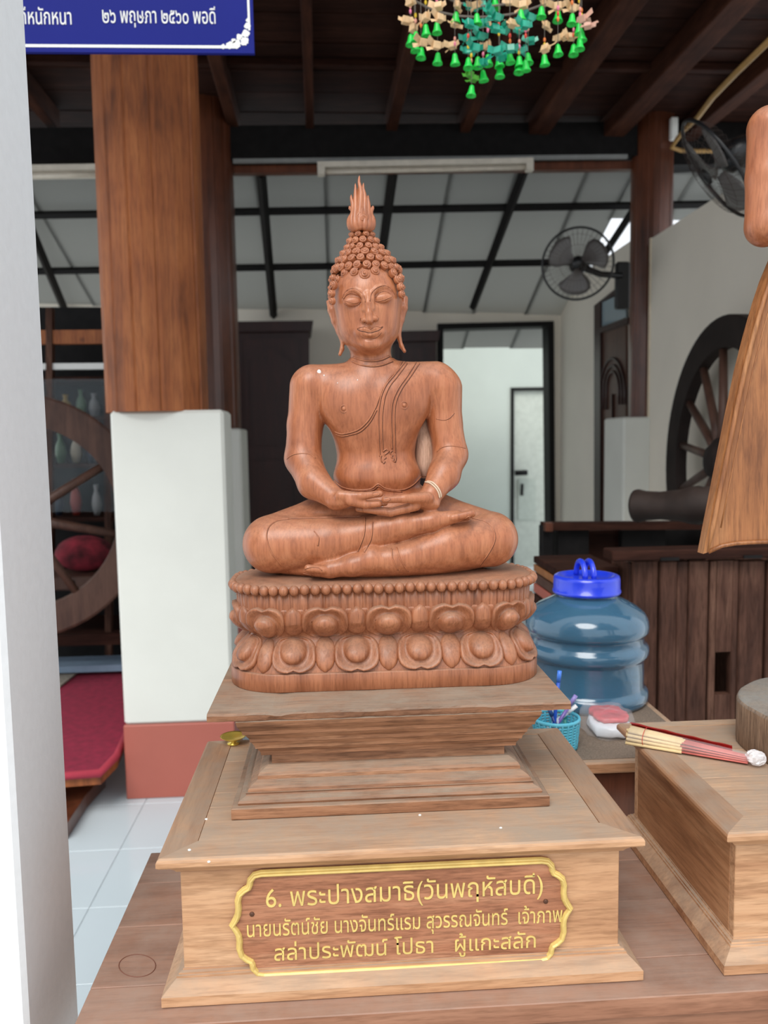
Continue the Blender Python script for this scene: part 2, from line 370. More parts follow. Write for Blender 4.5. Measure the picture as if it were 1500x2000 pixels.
# sockets, brows, lids
for (cx, cy, sg) in ((687, 588, 1), (750, 581, -1)):
    C(f_ell(fs(cx, cy+1, 3), R_(21, 6, 13), .08), 7)
    U(f_ell(fs(cx, cy+1, -3.2), R_(17.5, 7.5, 9), .08), 3)
def strand(pts, rs, k, kk=2, out=0, outs=None):
    for i in range(len(pts)-1):
        a, b = fs(*pts[i], (outs[i] if outs else out)), fs(*pts[i+1], (outs[i+1] if outs else out)); U(f_cone(a, b, rs[i]*S_, rs[i+1]*S_), k if i == 0 else kk)
bl = [(670, 585), (675, 574), (684, 567), (693, 566), (702, 570), (709, 578), (712, 590), (712, 604)]
br = [(770, 576), (764, 566), (755, 560), (745, 559), (736, 562), (729, 570), (726, 584), (727, 602)]
for b_ in (bl, br): strand(b_, [1.6, 2.4, 2.8, 2.8, 2.8, 3.2, 4, 5], 3, 3, -.6)
# nose
chain([fs(718, 574, -1), fs(719, 592, 4.5), fs(720, 612, 9), fs(721, 626, 11.5)], [3.8, 4.0, 4.8, 5.6], 6, 4)
U(f_cone(fs(719.5, 596, -1), fs(721.5, 625, 2.5), 5*S_, 9*S_), 5)
for x, y in ((712, 625.5), (731.5, 622.5)): U(f_ell(fs(x, y, 3), R_(5.8, 6.5, 5.2)), 3)
for x, y in ((714, 631), (729, 629)): C(f_ell(fs(x, y, 4), R_(3.2, 4, 2)), 1.5)
C(f_cone(fs(721, 634, 3.0), fs(722, 640, 3.0), 2.2*S_, 2.2*S_), 3)
# lips
U(f_ell(fs(723, 648, -6), R_(27, 11, 12)), 8)
strand([(697, 643), (704, 643.5), (713, 642.5), (722, 645), (731, 641.5), (740, 640), (748, 637.5)], [1.0, 2.2, 3.0, 2.9, 3.0, 2.2, 1.0], 2, 1.5, outs=[0, 1.6, 3.0, 3.6, 3.0, 1.6, 0])
strand([(702, 648), (711, 652.5), (723, 654.5), (735, 651), (744, 644)], [1.2, 2.9, 3.6, 2.9, 1.2], 2, 1.5, outs=[.5, 2.0, 2.8, 2.0, .5])
C(f_ell(fs(723, 663, 3), R_(12, 5, 3)), 4)
U(f_ell(fs(724, 675, -3), R_(17, 8, 9)), 7)
# long ears
def ear(pts, rs):
    for i in range(len(pts)-1): U(f_cone(q(*pts[i]), q(*pts[i+1]), rs[i]*S_, rs[i+1]*S_, 1.6), 3)
ear([(641, 590, .010), (648, 606, .004), (655, 628, .002), (662, 648, .0), (669, 668, -.002), (668, 682, -.004), (664, 692, -.006)], [4, 8, 7.5, 5.5, 4, 4, 3.5])
ear([(790, 584, .008), (788, 602, .004), (783, 625, .002), (779, 645, .0), (780, 662, -.002), (784, 676, -.004), (790, 686, -.006)], [7, 8, 6.5, 5, 4, 4, 3.5])
def axis(segs):
    out = []
    for a, b_, h in segs: out.append(np.arange(a, b_, h))
    return np.concatenate(out)
hxc = q(718, 600)[0]; zt = q(718, 500)[2]; zn = q(718, 705)[2]
xs = axis([(-.245, hxc-.062, .0018), (hxc-.062, hxc+.066, .0008), (hxc+.066, .245, .0018)])
ys = axis([(-.105, -.035, .0010), (-.035, .095, .0018)])
zs = axis([(.150, .235, .0016), (.235, .265, .0011), (.265, zn, .0018), (zn, zt+.012, .0008)])
G = Field(xs, ys, zs)
for (f, lo, hi), k, s in OPS:
    k = k*S_; m = k+.004
    sl_ = [slice(max(0, int(np.searchsorted(ax, lo[i]-m))-1), int(np.searchsorted(ax, hi[i]+m))+1) for i, ax in enumerate((xs, ys, zs))]
    X, Y, Z = xs[sl_[0]][:, None, None].astype(np.float32), ys[sl_[1]][None, :, None].astype(np.float32), zs[sl_[2]][None, None, :].astype(np.float32)
    d = f(X, Y, Z); sub = G.D[sl_[0], sl_[1], sl_[2]]
    G.D[sl_[0], sl_[1], sl_[2]] = smin(sub, d, k) if s > 0 else smax(sub, -d, k)
def surface_nets(D, xs, ys, zs):
    D = D.copy(); D[0] = D[-1] = .01; D[:, 0] = D[:, -1] = .01; D[:, :, 0] = D[:, :, -1] = .01
    I = D < 0
    nx, ny, nz = D.shape
    c = np.zeros((nx-1, ny-1, nz-1), np.uint8)
    for a in (0, 1):
        for b_ in (0, 1):
            for e in (0, 1): c += I[a:nx-1+a, b_:ny-1+b_, e:nz-1+e]
    act = (c > 0) & (c < 8); idx = np.argwhere(act); num = len(idx)
    lut = np.full(act.shape, -1, np.int32); lut[act] = np.arange(num)
    pos = np.zeros((num, 3)); cnt = np.zeros(num); ax = (xs, ys, zs)
    offs = [(a, b_, e) for a in (0, 1) for b_ in (0, 1) for e in (0, 1)]
    for o in offs:
        for k in range(3):
            if o[k]: continue
            p = list(o); p[k] = 1
            i0 = idx+np.array(o); i1 = idx+np.array(p)
            d0 = D[i0[:, 0], i0[:, 1], i0[:, 2]]; d1 = D[i1[:, 0], i1[:, 1], i1[:, 2]]
            m = (d0 < 0) != (d1 < 0); t = np.where(m, d0/(d0-d1+1e-20), 0)
            for j in range(3):
                c0 = ax[j][i0[:, j]]; c1 = ax[j][i1[:, j]]; pos[:, j] += np.where(m, c0+(c1-c0)*t, 0)
            cnt += m
    pos /= cnt[:, None]
    Fs = []
    for k in range(3):
        u, v = [(1, 2), (2, 0), (0, 1)][k]
        s0 = [slice(None)]*3; s1 = [slice(None)]*3; s0[k] = slice(0, -1); s1[k] = slice(1, None)
        a0, a1 = I[tuple(s0)], I[tuple(s1)]; e = np.argwhere(a0 != a1)
        flip = a0[e[:, 0], e[:, 1], e[:, 2]]
        ok = (e[:, u] > 0) & (e[:, v] > 0) & (e[:, u] < D.shape[u]-1) & (e[:, v] < D.shape[v]-1); e = e[ok]; flip = flip[ok]
        def cc(du, dv): t = e.copy(); t[:, u] -= du; t[:, v] -= dv; return lut[t[:, 0], t[:, 1], t[:, 2]]
        qd = np.stack([cc(0, 0), cc(1, 0), cc(1, 1), cc(0, 1)], 1)
        qd[~flip] = qd[~flip][:, ::-1]; Fs.append(qd)
    return pos, np.concatenate(Fs)
def fast_mesh(name, V, Fq, mat, parent):
    me = bpy.data.meshes.new(name); nq = len(Fq)
    me.vertices.add(len(V)); me.vertices.foreach_set('co', V.astype(np.float32).ravel())
    me.loops.add(nq*4); me.loops.foreach_set('vertex_index', Fq.astype(np.int32).ravel())
    me.polygons.add(nq); me.polygons.foreach_set('loop_start', np.arange(nq, dtype=np.int32)*4)
    me.polygons.foreach_set('use_smooth', np.ones(nq, bool)); me.update(calc_edges=True); me.validate()
    me.materials.append(mat); ob = bpy.data.objects.new(name, me); COL.objects.link(ob); ob.parent = parent; return ob
BV, BF = surface_nets(G.D, xs, ys, zs); del G
# two relaxing passes take the stair-steps out
def relax(V, Fq, it, lam):
    a = np.concatenate([Fq[:, i] for i in range(4)]); b_ = np.concatenate([Fq[:, (i+1) % 4] for i in range(4)])
    for _ in range(it):
        s = np.zeros_like(V); c = np.bincount(a, minlength=len(V))+np.bincount(b_, minlength=len(V))
        for j in range(3): s[:, j] = np.bincount(a, V[b_, j], len(V))+np.bincount(b_, V[a, j], len(V))
        V = V*(1-lam)+lam*s/np.maximum(c, 1)[:, None]
    return V
BV = relax(BV, BF, 2, .5)
statue = thing('seated_statue', 'carved reddish wooden statue seated cross-legged in meditation on a double lotus base', 'statue', ROOT)
body = fast_mesh('body', BV, BF, M_statue, statue)
M_dirt = plain('dark_groove_shade', srgb(84, 48, 32), .8)  # shade of the carved grooves, put into a dark brown colour
BVH = BVHTree.FromPolygons([tuple(v) for v in BV], [tuple(f) for f in BF.tolist()])
ORG = Vector(CAM-ROOT)
def hit(px, py, lift=0.0):
    r = Vector(ray(px, py)).normalized(); h = BVH.ray_cast(ORG, r, 3)
    if h[0] is None: return None
    return h[0]+h[1]*lift
def dens(pts, step=3.0):
    out = []
    P_ = [np.array(p, float) for p in pts]; n = len(P_)
    for i in range(n-1):
        p0, p1, p2, p3 = P_[max(i-1, 0)], P_[i], P_[i+1], P_[min(i+2, n-1)]
        m = max(2, int(np.linalg.norm(p2-p1)/step))
        for j in range(m):
            t = j/m; out.append(.5*((2*p1)+(-p0+p2)*t+(2*p0-5*p1+4*p2-p3)*t*t+(-p0+3*p1-3*p2+p3)*t**3))
    out.append(P_[-1]); return out
def relief(name, lines, rad, mat=None, lift=0.0, parent=None, shade=True):
    for ln in lines:
        relief1(name, ln, rad, mat, lift, parent)
        if shade: relief1(name+'_dirt', [(x+1.6*rad/.001, y+1.2*rad/.001) for x, y in ln], rad*.5, M_dirt, -rad*.1, parent)  # thin dark line beside each ridge draws the shade of its groove
def relief1(name, ln, rad, mat, lift, parent):
        mb = MB()
        pts = [hit(x, y, lift) for x, y in dens(ln)]; pts = [p for p in pts if p is not None]
        # drop jumps in depth
        seg = [pts[0]] if pts else []
        for p in pts[1:]:
            if (p-seg[-1]).length > .014:
                if len(seg) > 2: mb.tube(seg, rad, 6)
                seg = [p]
            else: seg.append(p)
        if len(seg) > 2: mb.tube(seg, rad, 6)
        if mb.F: part(name, mb, mat or M_statue, parent or statue, local=True)
z2 = lambda L: [(520+x*.29333, 680+y*.29333) for x, y in L]
z3 = lambda L: [(440+x*.41333, 940+y*.41333) for x, y in L]
z1 = lambda L: [(600+x*.2, 330+y*.2) for x, y in L]
relief('robe_edge', [z2(l) for l in (
    [(455, 556), (500, 572), (560, 562), (620, 537), (680, 478), (725, 398), (750, 330), (775, 268), (820, 198), (868, 148), (905, 82)],
    [(458, 572), (500, 586), (562, 576), (628, 552), (690, 490), (733, 410)],
    [(755, 720), (747, 600), (745, 450), (752, 380), (767, 310), (800, 240), (850, 180), (925, 85)],
    [(778, 690), (770, 600), (768, 480), (776, 390), (792, 312), (824, 245), (868, 190), (935, 100)],
    [(836, 670), (833, 560), (830, 450), (842, 350), (882, 262), (940, 180), (995, 92)],
    [(857, 700), (855, 560), (852, 450), (862, 356), (900, 270), (956, 190), (1018, 98)])], .0011)
relief('robe_tassel', [z2(l) for l in (
    [(775, 690), (800, 672), (815, 685), (800, 700), (785, 712), (795, 728), (780, 740), (788, 755), (776, 768)],
    [(765, 712), (760, 735), (770, 760)],
    [(838, 680), (822, 700), (840, 712), (832, 728), (850, 735), (842, 750), (856, 758)], [(857, 700), (862, 730), (856, 758)])], .0011)
relief('waist_band', [z2([(452, 880), (500, 922), (560, 940), (640, 944), (700, 935), (745, 905), (790, 932), (860, 945), (920, 940), (980, 908), (1030, 855)]),
    z2([(560, 950), (700, 946), (745, 918), (790, 943), (900, 955)])], .0012)
relief('robe_hem', [z3(l) for l in (
    [(300, 178), (245, 185), (205, 215), (195, 265), (215, 330), (250, 380), (300, 432)],
    [(300, 176), (420, 172), (560, 168), (640, 166)],
    [(660, 172), (655, 250), (625, 332)], [(695, 190), (688, 270), (655, 335)],
    [(1150, 172), (1215, 185), (1260, 215), (1274, 270), (1250, 330), (1200, 400)],
    [(785, 318), (790, 365), (815, 420)], [(810, 312), (828, 370), (862, 425)],
    [(420, 235), (440, 265), (436, 305)])], .0009)
relief('neck_crease', [z1(l) for l in ([(450, 1835), (520, 1862), (620, 1875), (720, 1862), (800, 1825)], [(440, 1880), (520, 1912), (620, 1926), (720, 1915), (830, 1875)])], .0014)
relief('brow_line', [z1(l) for l in (
    [(340, 1262), (365, 1205), (410, 1172), (455, 1166), (510, 1190), (550, 1235), (566, 1300)],
    [(852, 1222), (820, 1170), (770, 1140), (720, 1142), (670, 1165), (625, 1215), (610, 1290)])], .0007)
relief('eyelid', [z1(l) for l in (
    [(355, 1285), (400, 1293), (440, 1308), (480, 1306), (522, 1298)], [(370, 1300), (410, 1325), (450, 1336), (490, 1325), (520, 1300)],
    [(352, 1270), (385, 1228), (430, 1212), (480, 1225), (520, 1265)],
    [(665, 1290), (700, 1290), (745, 1280), (790, 1262), (822, 1250)], [(672, 1296), (710, 1306), (750, 1302), (790, 1280)],
    [(668, 1255), (700, 1210), (750, 1192), (800, 1208), (826, 1240)])], .00055)
relief('lip_line', [z1(l) for l in (
    [(486, 1560), (510, 1548), (560, 1540), (590, 1552), (612, 1566), (640, 1550), (670, 1538), (715, 1545), (736, 1535)],
    [(520, 1620), (560, 1648), (620, 1658), (680, 1640), (722, 1595)])], .0006)
relief1('mouth_line_shade', z1([(490, 1566), (520, 1582), (565, 1590), (612, 1602), (655, 1590), (700, 1576), (738, 1545)]), .0006, M_dirt, 0, None)  # shade of the mouth slit, drawn as a dark line between the lips
relief('nostril_line', [z1(l) for l in ([(520, 1452), (514, 1478), (530, 1500), (560, 1498)], [(672, 1428), (692, 1450), (686, 1478), (655, 1488)])], .0006)
relief('sole_line', [z2([(245, 1500), (275, 1506), (300, 1512)]), z2([(1320, 1140), (1350, 1120), (1385, 1132)]),
    z2([(255, 1470), (300, 1458), (350, 1462), (368, 1480)])], .0008)
relief('elbow_sleeve_line', [z2([(135, 738), (170, 712), (230, 700), (290, 706), (325, 730)]), z2([(1135, 690), (1170, 660), (1240, 650), (1325, 665)]),
    z2([(1130, 470), (1180, 478), (1220, 465), (1250, 430)])], .0007)
relief('fingernail', [z2([(708, 962), (730, 958), (752, 962), (752, 976), (728, 982), (708, 976), (708, 962)]), z2([(782, 998), (800, 992), (820, 996), (822, 1010), (800, 1020), (784, 1012)])], .0005)
mb = MB()
for ln in ([(1060, 893), (1090, 900), (1125, 930), (1145, 965), (1152, 998)], [(1072, 888), (1104, 894), (1138, 925), (1157, 960), (1162, 992)]):
    pts = [hit(x, y, .0008) for x, y in dens(z2(ln))]; pts = [p for p in pts if p is not None]
    if len(pts) > 2: mb.tube(pts, .0013, 6)
part('wrist_bracelet', mb, plain('pale_cord', srgb(205, 180, 155), .7), statue, local=True)
mb = MB()
for x, y in ((518, 403), (918, 380)):
    c = hit(*z2([(x, y)])[0]); mb.ell(c, (.003, .002, .003), 10, 6)
    mb.tube([c+Vector((math.cos(a)*.0055, -.0003, math.sin(a)*.0055)) for a in np.linspace(0, 2*PI, 17)[:-1]], .0006, 5, closed=True)
part('nipple', mb, M_statue, statue, local=True)
mb = MB()
for x, y, r in ((352, 160, .0032), (385, 182, .001), (608, 212, .0008), (475, 232, .0007), (768, 1056, .0022)):
    c = hit(*z2([(x, y)])[0]); mb.ell(c, (r, .001, r*1.3), 8, 5)
tag(part('white_speck', mb, plain('white_dropping', srgb(235, 235, 230), .6), statue, local=True), 'white paint spot on the shoulder')
c1, c2 = q(829, 840, .03), q(834, 915, .03)
mb = MB(); mb.tube([q(826, 800, .025), q(829, 830, .025), q(831, 870, .022), q(832, 905, .018), q(833, 932, .012)], [.006, .014, .019, .0185, .010], 14, flat=.9)
tag(part('uncarved_web', mb, M_raw, statue, local=True), 'rough pale unstained wood between arm and torso')

# hair: lathe cap under separate snail curls
prof_h = [(604, 62, 716), (585, 66, 716), (565, 67, 716), (548, 66, 716), (533, 63, 716), (520, 57, 716), (507, 48, 715), (495, 37, 713), (483, 28, 711), (470, 23, 709), (458, 19, 708), (447, 16, 706)]
mb = MB(); V = []; Fc = []; n = 40
for (py, r, cx) in prof_h:
    for k in range(n):
        a = 2*PI*k/n; sn = math.sin(a); rr = r-6
        low = 1.0 if not (sn < -.25 and py > 528) else .78
        V.append(q(cx+math.cos(a)*rr*(low if sn < -.25 else 1), py, .004+sn*rr*S_*.95*low))
for i in range(len(prof_h)-1):
    for k in range(n): Fc.append((i*n+k, i*n+(k+1) % n, (i+1)*n+(k+1) % n, (i+1)*n+k))
Fc.append(tuple((len(prof_h)-1)*n+k for k in range(n))); mb.add(V, Fc, True)
part('hair_cap', mb, M_statue, statue, local=True)
cv = [(8.6, -4), (10, -1), (10, 1.2), (9.0, 2.9), (7.6, 3.2), (7.1, 2.3), (7.0, 4.2), (6.0, 5.3), (4.7, 5.4), (4.2, 4.6), (4.0, 6.2), (2.8, 7.6), (1.2, 8.2), (0, 8.3)]
V = []; Fc = []; n = 14; turns = len(cv)
for i, (r, h) in enumerate(cv):
    for k in range(n+1):
        a = 2*PI*k/n; t = k/n
        j = min(i+4, turns-1) if i >= 1 else i
        # spiral: blend each ring towards the next step over a full turn
        rr = r+(cv[j][0]-r)*t if i >= 1 else r; hh = h+(cv[j][1]-h)*t if i >= 1 else h
        V.append((rr*math.cos(a)*S_, rr*math.sin(a)*S_, hh*S_))
for i in range(turns-1):
    for k in range(n): Fc.append((i*(n+1)+k, i*(n+1)+k+1, (i+1)*(n+1)+k+1, (i+1)*(n+1)+k))
mb = MB().add(V, Fc, True)
curl0 = part('hair_curl', mb, M_statue, statue, local=True, fix=False)
first = [True]
def put_curl(p, nrm, s):
    z = Vector(nrm).normalized(); qd = Vector((0, 0, 1)).rotation_difference(z)
    mw = Matrix.Translation(Vector(p))@qd.to_matrix().to_4x4()@Matrix.Rotation(random.random()*6, 4, 'Z')@Matrix.Scale(s, 4)
    if first[0]: curl0.matrix_local = mw; first[0] = False
    else:
        o = curl0.copy(); COL.objects.link(o); o.parent = statue; o.matrix_local = mw
hl = [(713, 536, 1.12), (733, 530, 1.02), (753, 524, .98), (768, 534, 1), (777, 546, .95), (783, 561, .95), (693, 532, 1), (674, 534, 1), (661, 546, .95), (651, 557, .95), (647, 573, .9), (648, 588, .85), (785, 575, .85)]
ctr = Vector(q(716, 575, .01))
for x, y, s in hl:
    p = Vector(fs(x, y, 0)); nn = (p-ctr); nn.z *= .6; put_curl(p, nn, s)
rows = [(517, 61, 716, 0), (503, 53, 714, .5), (491, 43, 713, 0), (480, 34, 711, .5), (468, 27, 709, 0), (456, 21, 707, .5)]
slope = [(1, .35), (1, .6), (1, .7), (1, .5), (1, .35), (1, .2)]
for (py, r, cx, ph), (a_, b_) in zip(rows, slope):
    s = .95 if r > 40 else (.82 if r > 26 else .72); n = max(6, int(round(2*PI*r/(19.5*s))))
    for k in range(n):
        a = -PI/2+2*PI*(k+ph)/n; d = np.array([math.cos(a), math.sin(a)*.95, 0])
        put_curl(q(cx+d[0]*r, py+7*abs(d[0])**2*(r/60), .004+d[1]*r*S_), (d[0]*a_, d[1]*a_, b_), s)
for j, (py, r, a0) in enumerate([(530, 62, 62), (546, 66, 74), (563, 67, 80), (580, 67, 88), (597, 64, 96)]):
    c = q(716, py, .004); n = int(round(2*PI*r/20))
    for k in range(n):
        a = 2*PI*(k+.5*(j % 2))/n
        if abs(math.degrees(a)-180) < a0-0: pass
        else:
            d = np.array([math.sin(a), -math.cos(a)*.95, 0])
        ang = math.degrees(a); ang = ang if ang < 180 else 360-ang
        if ang < a0: continue
        d = np.array([math.sin(a), -math.cos(a)*.95, 0]); put_curl(c+d*r*S_, (d[0], d[1], .15), .95)
# flame finial
mb = MB()
tips = [(684, 402, -23, 0), (686, 380, -19, -4), (694, 358, -13, -7), (702, 343, -4, -8), (710, 357, 7, -8), (719, 381, 15, -5), (728, 402, 22, -1)]
for side in (-1, 1):
    for (tx, ty, b_, fz) in tips:
        wg = 3*math.sin(b_)
        ctrl = [(706+b_*.45, 449), (706+b_*.85, 443), (706+b_*.95, 430), (706+b_*.80+wg*.6, 430-(430-ty)*.35), (tx*.6+(706+b_*.6)*.4+wg, 430-(430-ty)*.65), (tx-wg*.3, 430-(430-ty)*.85), (tx, ty)]
        pts = dens(ctrl, 4); m = len(pts); pp = []; rr = []
        for i, (x, y) in enumerate(pts):
            t = i/(m-1); bulge = (fz*(-side) if side > 0 else fz)*(1-t)
            dy = (-(9+ -fz*1.0)*(1-t)**.8)*S_*side*-1 if side < 0 else ((9-fz)*(1-t)**.8)*S_
            if side < 0: dy = -((9-fz)*(1-t)**.8)*S_
            pp.append(q(x, y, dy)); rr.append(S_*(8.6*(1-t)**.6*(.5+.5*min(1, t*8))+.5))
        mb.tube(pp, rr, 8)
mb.tube([q(706, 449), q(706, 430), q(705, 395), q(703, 365)], [.016, .018, .010, .003], 12)
sp = [(708+ (2+11*t)*math.cos(1.2+t*9.5), 427+(2+10*t)*math.sin(1.2+t*9.5), -.0165+.003*t) for t in np.linspace(0, 1, 34)]
mb.tube([q(*s) for s in sp], [S_*(2.0+1.2*t) for t in np.linspace(0, 1, 34)], 6)
part('flame_finial', mb, M_statue, statue, local=True)

# ---- lotus base
HX, HY, RC = .2385, .100, .082
segs = [('l', (-HX+RC, -HY), (HX-RC, -HY)), ('a', (HX-RC, -HY+RC), -PI/2), ('l', (HX, -HY+RC), (HX, HY-RC)), ('a', (HX-RC, HY-RC), 0), ('l', (HX-RC, HY), (-HX+RC, HY)), ('a', (-HX+RC, HY-RC), PI/2), ('l', (-HX, HY-RC), (-HX, -HY+RC)), ('a', (-HX+RC, -HY+RC), PI)]
lens = [math.dist(s[1], s[2]) if s[0] == 'l' else PI/2*RC for s in segs]; PER = sum(lens)
S0 = lens[0]/2
def path(s):
    """s measured from the middle of the front, growing to the right; returns point and outward normal"""
    s = (s+S0) % PER
    for sg, L in zip(segs, lens):
        if s <= L+1e-9:
            if sg[0] == 'l':
                a, b_ = np.array(sg[1]), np.array(sg[2]); d = (b_-a)/max(L, 1e-9); return a+d*s, np.array([d[1], -d[0]])
            an = sg[2]+s/RC; nn = np.array([math.cos(an), math.sin(an)]); return np.array(sg[1])+nn*RC, nn
        s -= L
    return path(-S0)
def sweep(prof, n=240, mod=None, cap=True):
    V = []; Fc = []
    for (o, z) in prof:
        for k in range(n):
            s = PER*k/n; p, nn = path(s); oo = o+(mod(s, z) if mod else 0); p = p-nn*oo; V.append((p[0], p[1], z))
    m = len(prof)
    for i in range(m-1):
        for k in range(n): Fc.append((i*n+k, i*n+(k+1) % n, (i+1)*n+(k+1) % n, (i+1)*n+k))
    if cap: Fc.append(tuple(range(n))[::-1]); Fc.append(tuple((m-1)*n+k for k in range(n)))
    return MB().add(V, Fc, True)
part('base_plate', sweep([(0.001, 0), (0, .001), (0, .0255), (.0008, .0268), (.004, .0275), (.02, .029)]), M_base, statue, local=True)
core = lambda z: float(np.interp(z, [.026, .04, .056, .070, .077, .085, .098, .115, .15], [.004, .009, .018, .030, .031, .024, .015, .012, .012]))
part('lotus_core', sweep([(core(z), z) for z in np.linspace(.024, .12, 26)]), M_base, statue, local=True)
fl = rng.random(400)
def flute(s, z):
    u = s/.0118; i = int(u); f = u-i; w_ = .5+.35*(fl[i % 400]-.5)
    edge = abs(((f-w_+.5) % 1)-.5)*2
    return (.0020 if edge > .86 else 0)+.0012*(1-math.sin(PI*min(max(f, 0), 1))**.5)
band = [(.013, .100), (.0125, .108), (.0115, .126), (.0105, .1455)]
part('fluted_band', sweep(band, 1100, flute), M_base, statue, local=True)
part('deck', sweep([(.011, .1445), (.0075, .1475), (.007, .152), (.010, .1555), (.018, .158), (.035, .160), (.06, .162), (.09, .163)]), M_base, statue, local=True)
mb = MB().ell((0, 0, 0), (.0074, .0074, .0078), 12, 8)
bead0 = part('bead', mb, M_base, statue, local=True); nb = int(PER/.0152)
for k in range(nb):
    p, nn = path(PER*k/nb+.003); p = p-nn*.0065; o = bead0 if k == 0 else bead0.copy()
    if k: COL.objects.link(o); o.parent = statue
    o.location = (p[0], p[1], .1497+random.uniform(-.0006, .0006))
def petal_outline(kind, m=36):
    pts = []
    for i in range(m):
        a = 2*PI*i/m
        c, s = math.cos(a), math.sin(a)
        if kind == 'big':      # shouldered, with a notch-pointed tip at the free end (v=+1)
            x = .5*math.copysign(abs(c)**.72, c); y = .5*math.copysign(abs(s)**.72, s)
            if s > 0: y -= .085*math.exp(-(x/.075)**2)
        else:
            x = .5*c; y = .5*math.copysign(abs(s)**.85, s)
            if s > 0: y += .04*math.exp(-(x/.12)**2)
        pts.append((x, y))
    return pts
def petal(s0, wd, z0, z1, kind, flip, proud):
    out = petal_outline(kind); m = len(out); V = []; Fc = []
    if kind == 'big': lv = [(0, 1.0), (.18, .95), (.32, .84), (.42, .62), (.49, .28), (.53, .08), (.64, .10), (.76, .28), (.86, .50), (.94, .50), (1.0, .1), (1.02, -.6)]
    else: lv = [(0, 1.0), (.3, .95), (.55, .82), (.75, .62), (.88, .42), (.95, .2), (1.0, -.1), (1.02, -.6)]
    for (f, h) in lv:
        for (x, y) in out:
            if kind == 'big':
                l = math.hypot(x, y)+1e-9; bx, by = x/l*.28, y/l*.36-.12
                if f <= .5: xx, yy = bx*f/.5, (by+.12)*f/.5-.12
                else: t = min(1, (f-.5)/.5); xx, yy = bx*(1-t)+x*t*max(1, f), by*(1-t)+y*t*max(1, f)
                if y < -.05 and .5 < f < 1: h_ = h*(1-.6*min(1, (-.05-y)/.3))
                else: h_ = h
            else: xx, yy, h_ = x*f, y*f, h
            v = yy+.5
            if flip: v = 1-v
            z = z0+(z1-z0)*v; s = s0+xx*wd
            p, nn = path(s); o = core(z)-h_*proud; p = p-nn*o; V.append((p[0], p[1], z))
    for i in range(len(lv)-1):
        for k in range(m): Fc.append((i*m+k, i*m+(k+1) % m, (i+1)*m+(k+1) % m, (i+1)*m+k))
    return MB().add(V, Fc, True)
NP = 13; pit = PER/NP
su = .002; slw = .0475
for k in range(NP):
    part('lotus_petal', petal(su+pit*k, pit*.75, .0735, .1245, 'big', False, .0165), M_base, statue, local=True)
    part('small_petal', petal(su+pit*(k+.5), pit*.34, .076, .1215, 'small', False, .0085), M_base, statue, local=True)
    part('lotus_petal', petal(slw+pit*k, pit*.72, .0275, .0755, 'big', True, .0155), M_base, statue, local=True)
    part('small_petal', petal(slw+pit*(k+.5), pit*.33, .0285, .0755, 'small', True, .008), M_base, statue, local=True)
# ================================================================== pedestal under the statue
BZ = .943                                             # top of the display boxes
ped = thing('statue_pedestal', 'stepped wooden pedestal with a flat shelf top under the seated statue', 'pedestal', (.068, 1.19, BZ))
mb = MB()
def wavy_board(x0, x1, y0, y1, z0, z1, nx=70, chips=()):
    """board whose front edge is worn: the front face ripples and has chips"""
    V = []; Fc = []
    for i in range(nx+1):
        x = x0+(x1-x0)*i/nx; e = .0008*math.sin(i*1.7)+.0006*math.sin(i*.63+1)
        ch = sum(d*math.exp(-((x-c)/wd)**2) for c, wd, d in chips)
        V += [(x, y0+e+ch*.8, z0+ch*.2), (x, y0+e*.5+ch*.3, z1-.0025-ch), (x, y0+.002+e+ch, z1-ch*.5), (x, y1, z1), (x, y1, z0)]
    for i in range(nx):
        for k in range(5): Fc.append((i*5+k, i*5+(k+1) % 5, (i+1)*5+(k+1) % 5, (i+1)*5+k))
    Fc += [(4, 3, 2, 1, 0), tuple(nx*5+k for k in range(5))]
    return MB().add(V, Fc)
part('shelf_board', wavy_board(-.181, .3175, 1.052, 1.343, 1.0755, 1.086, chips=((-.085, .012, .003), (.04, .02, .0015), (.21, .012, .0015), (-.15, .01, .001))), M_pedX, ped)
cx0, cx1, cy0, cy1 = -.151, .2845, 1.040, 1.328
def mould(name, prof, mat=M_pedX, x=None):
    part(name, MB().rectsweep(prof, cx0, cx1, cy0, cy1), mat, ped)
mould('bottom_plinth', [(.0008, BZ), (0, BZ+.001), (0, BZ+.0145), (.0015, BZ+.016)])
mould('lower_step', [(.009, BZ+.0155), (.008, BZ+.019), (.010, BZ+.022), (.018, BZ+.025), (.019, BZ+.027), (.0175, BZ+.029)])
mould('lower_step', [(.020, BZ+.028), (.0215, BZ+.033), (.024, BZ+.036), (.031, BZ+.040), (.0335, BZ+.0415)])
mould('lower_step', [(.033, BZ+.040), (.0335, BZ+.046), (.036, BZ+.050), (.044, BZ+.0545), (.047, BZ+.056)])
mould('neck', [(.052, BZ+.055), (.052, BZ+.078)])
zz = BZ+.0725
mould('upper_step', [(.046, zz), (.0385, zz+.001), (.0375, zz+.007), (.035, zz+.010), (.034, zz+.013)])
mould('upper_step', [(.034, zz+.0125), (.0315, zz+.0135), (.0305, zz+.018), (.027, zz+.024)])
mould('upper_step', [(.028, zz+.0235), (.0255, zz+.025), (.0245, zz+.030), (.021, zz+.035), (.0195, zz+.038)])
mould('upper_step', [(.0195, zz+.0375), (.0165, zz+.039), (.0155, zz+.044), (.010, zz+.053), (.0085, zz+.0595)])

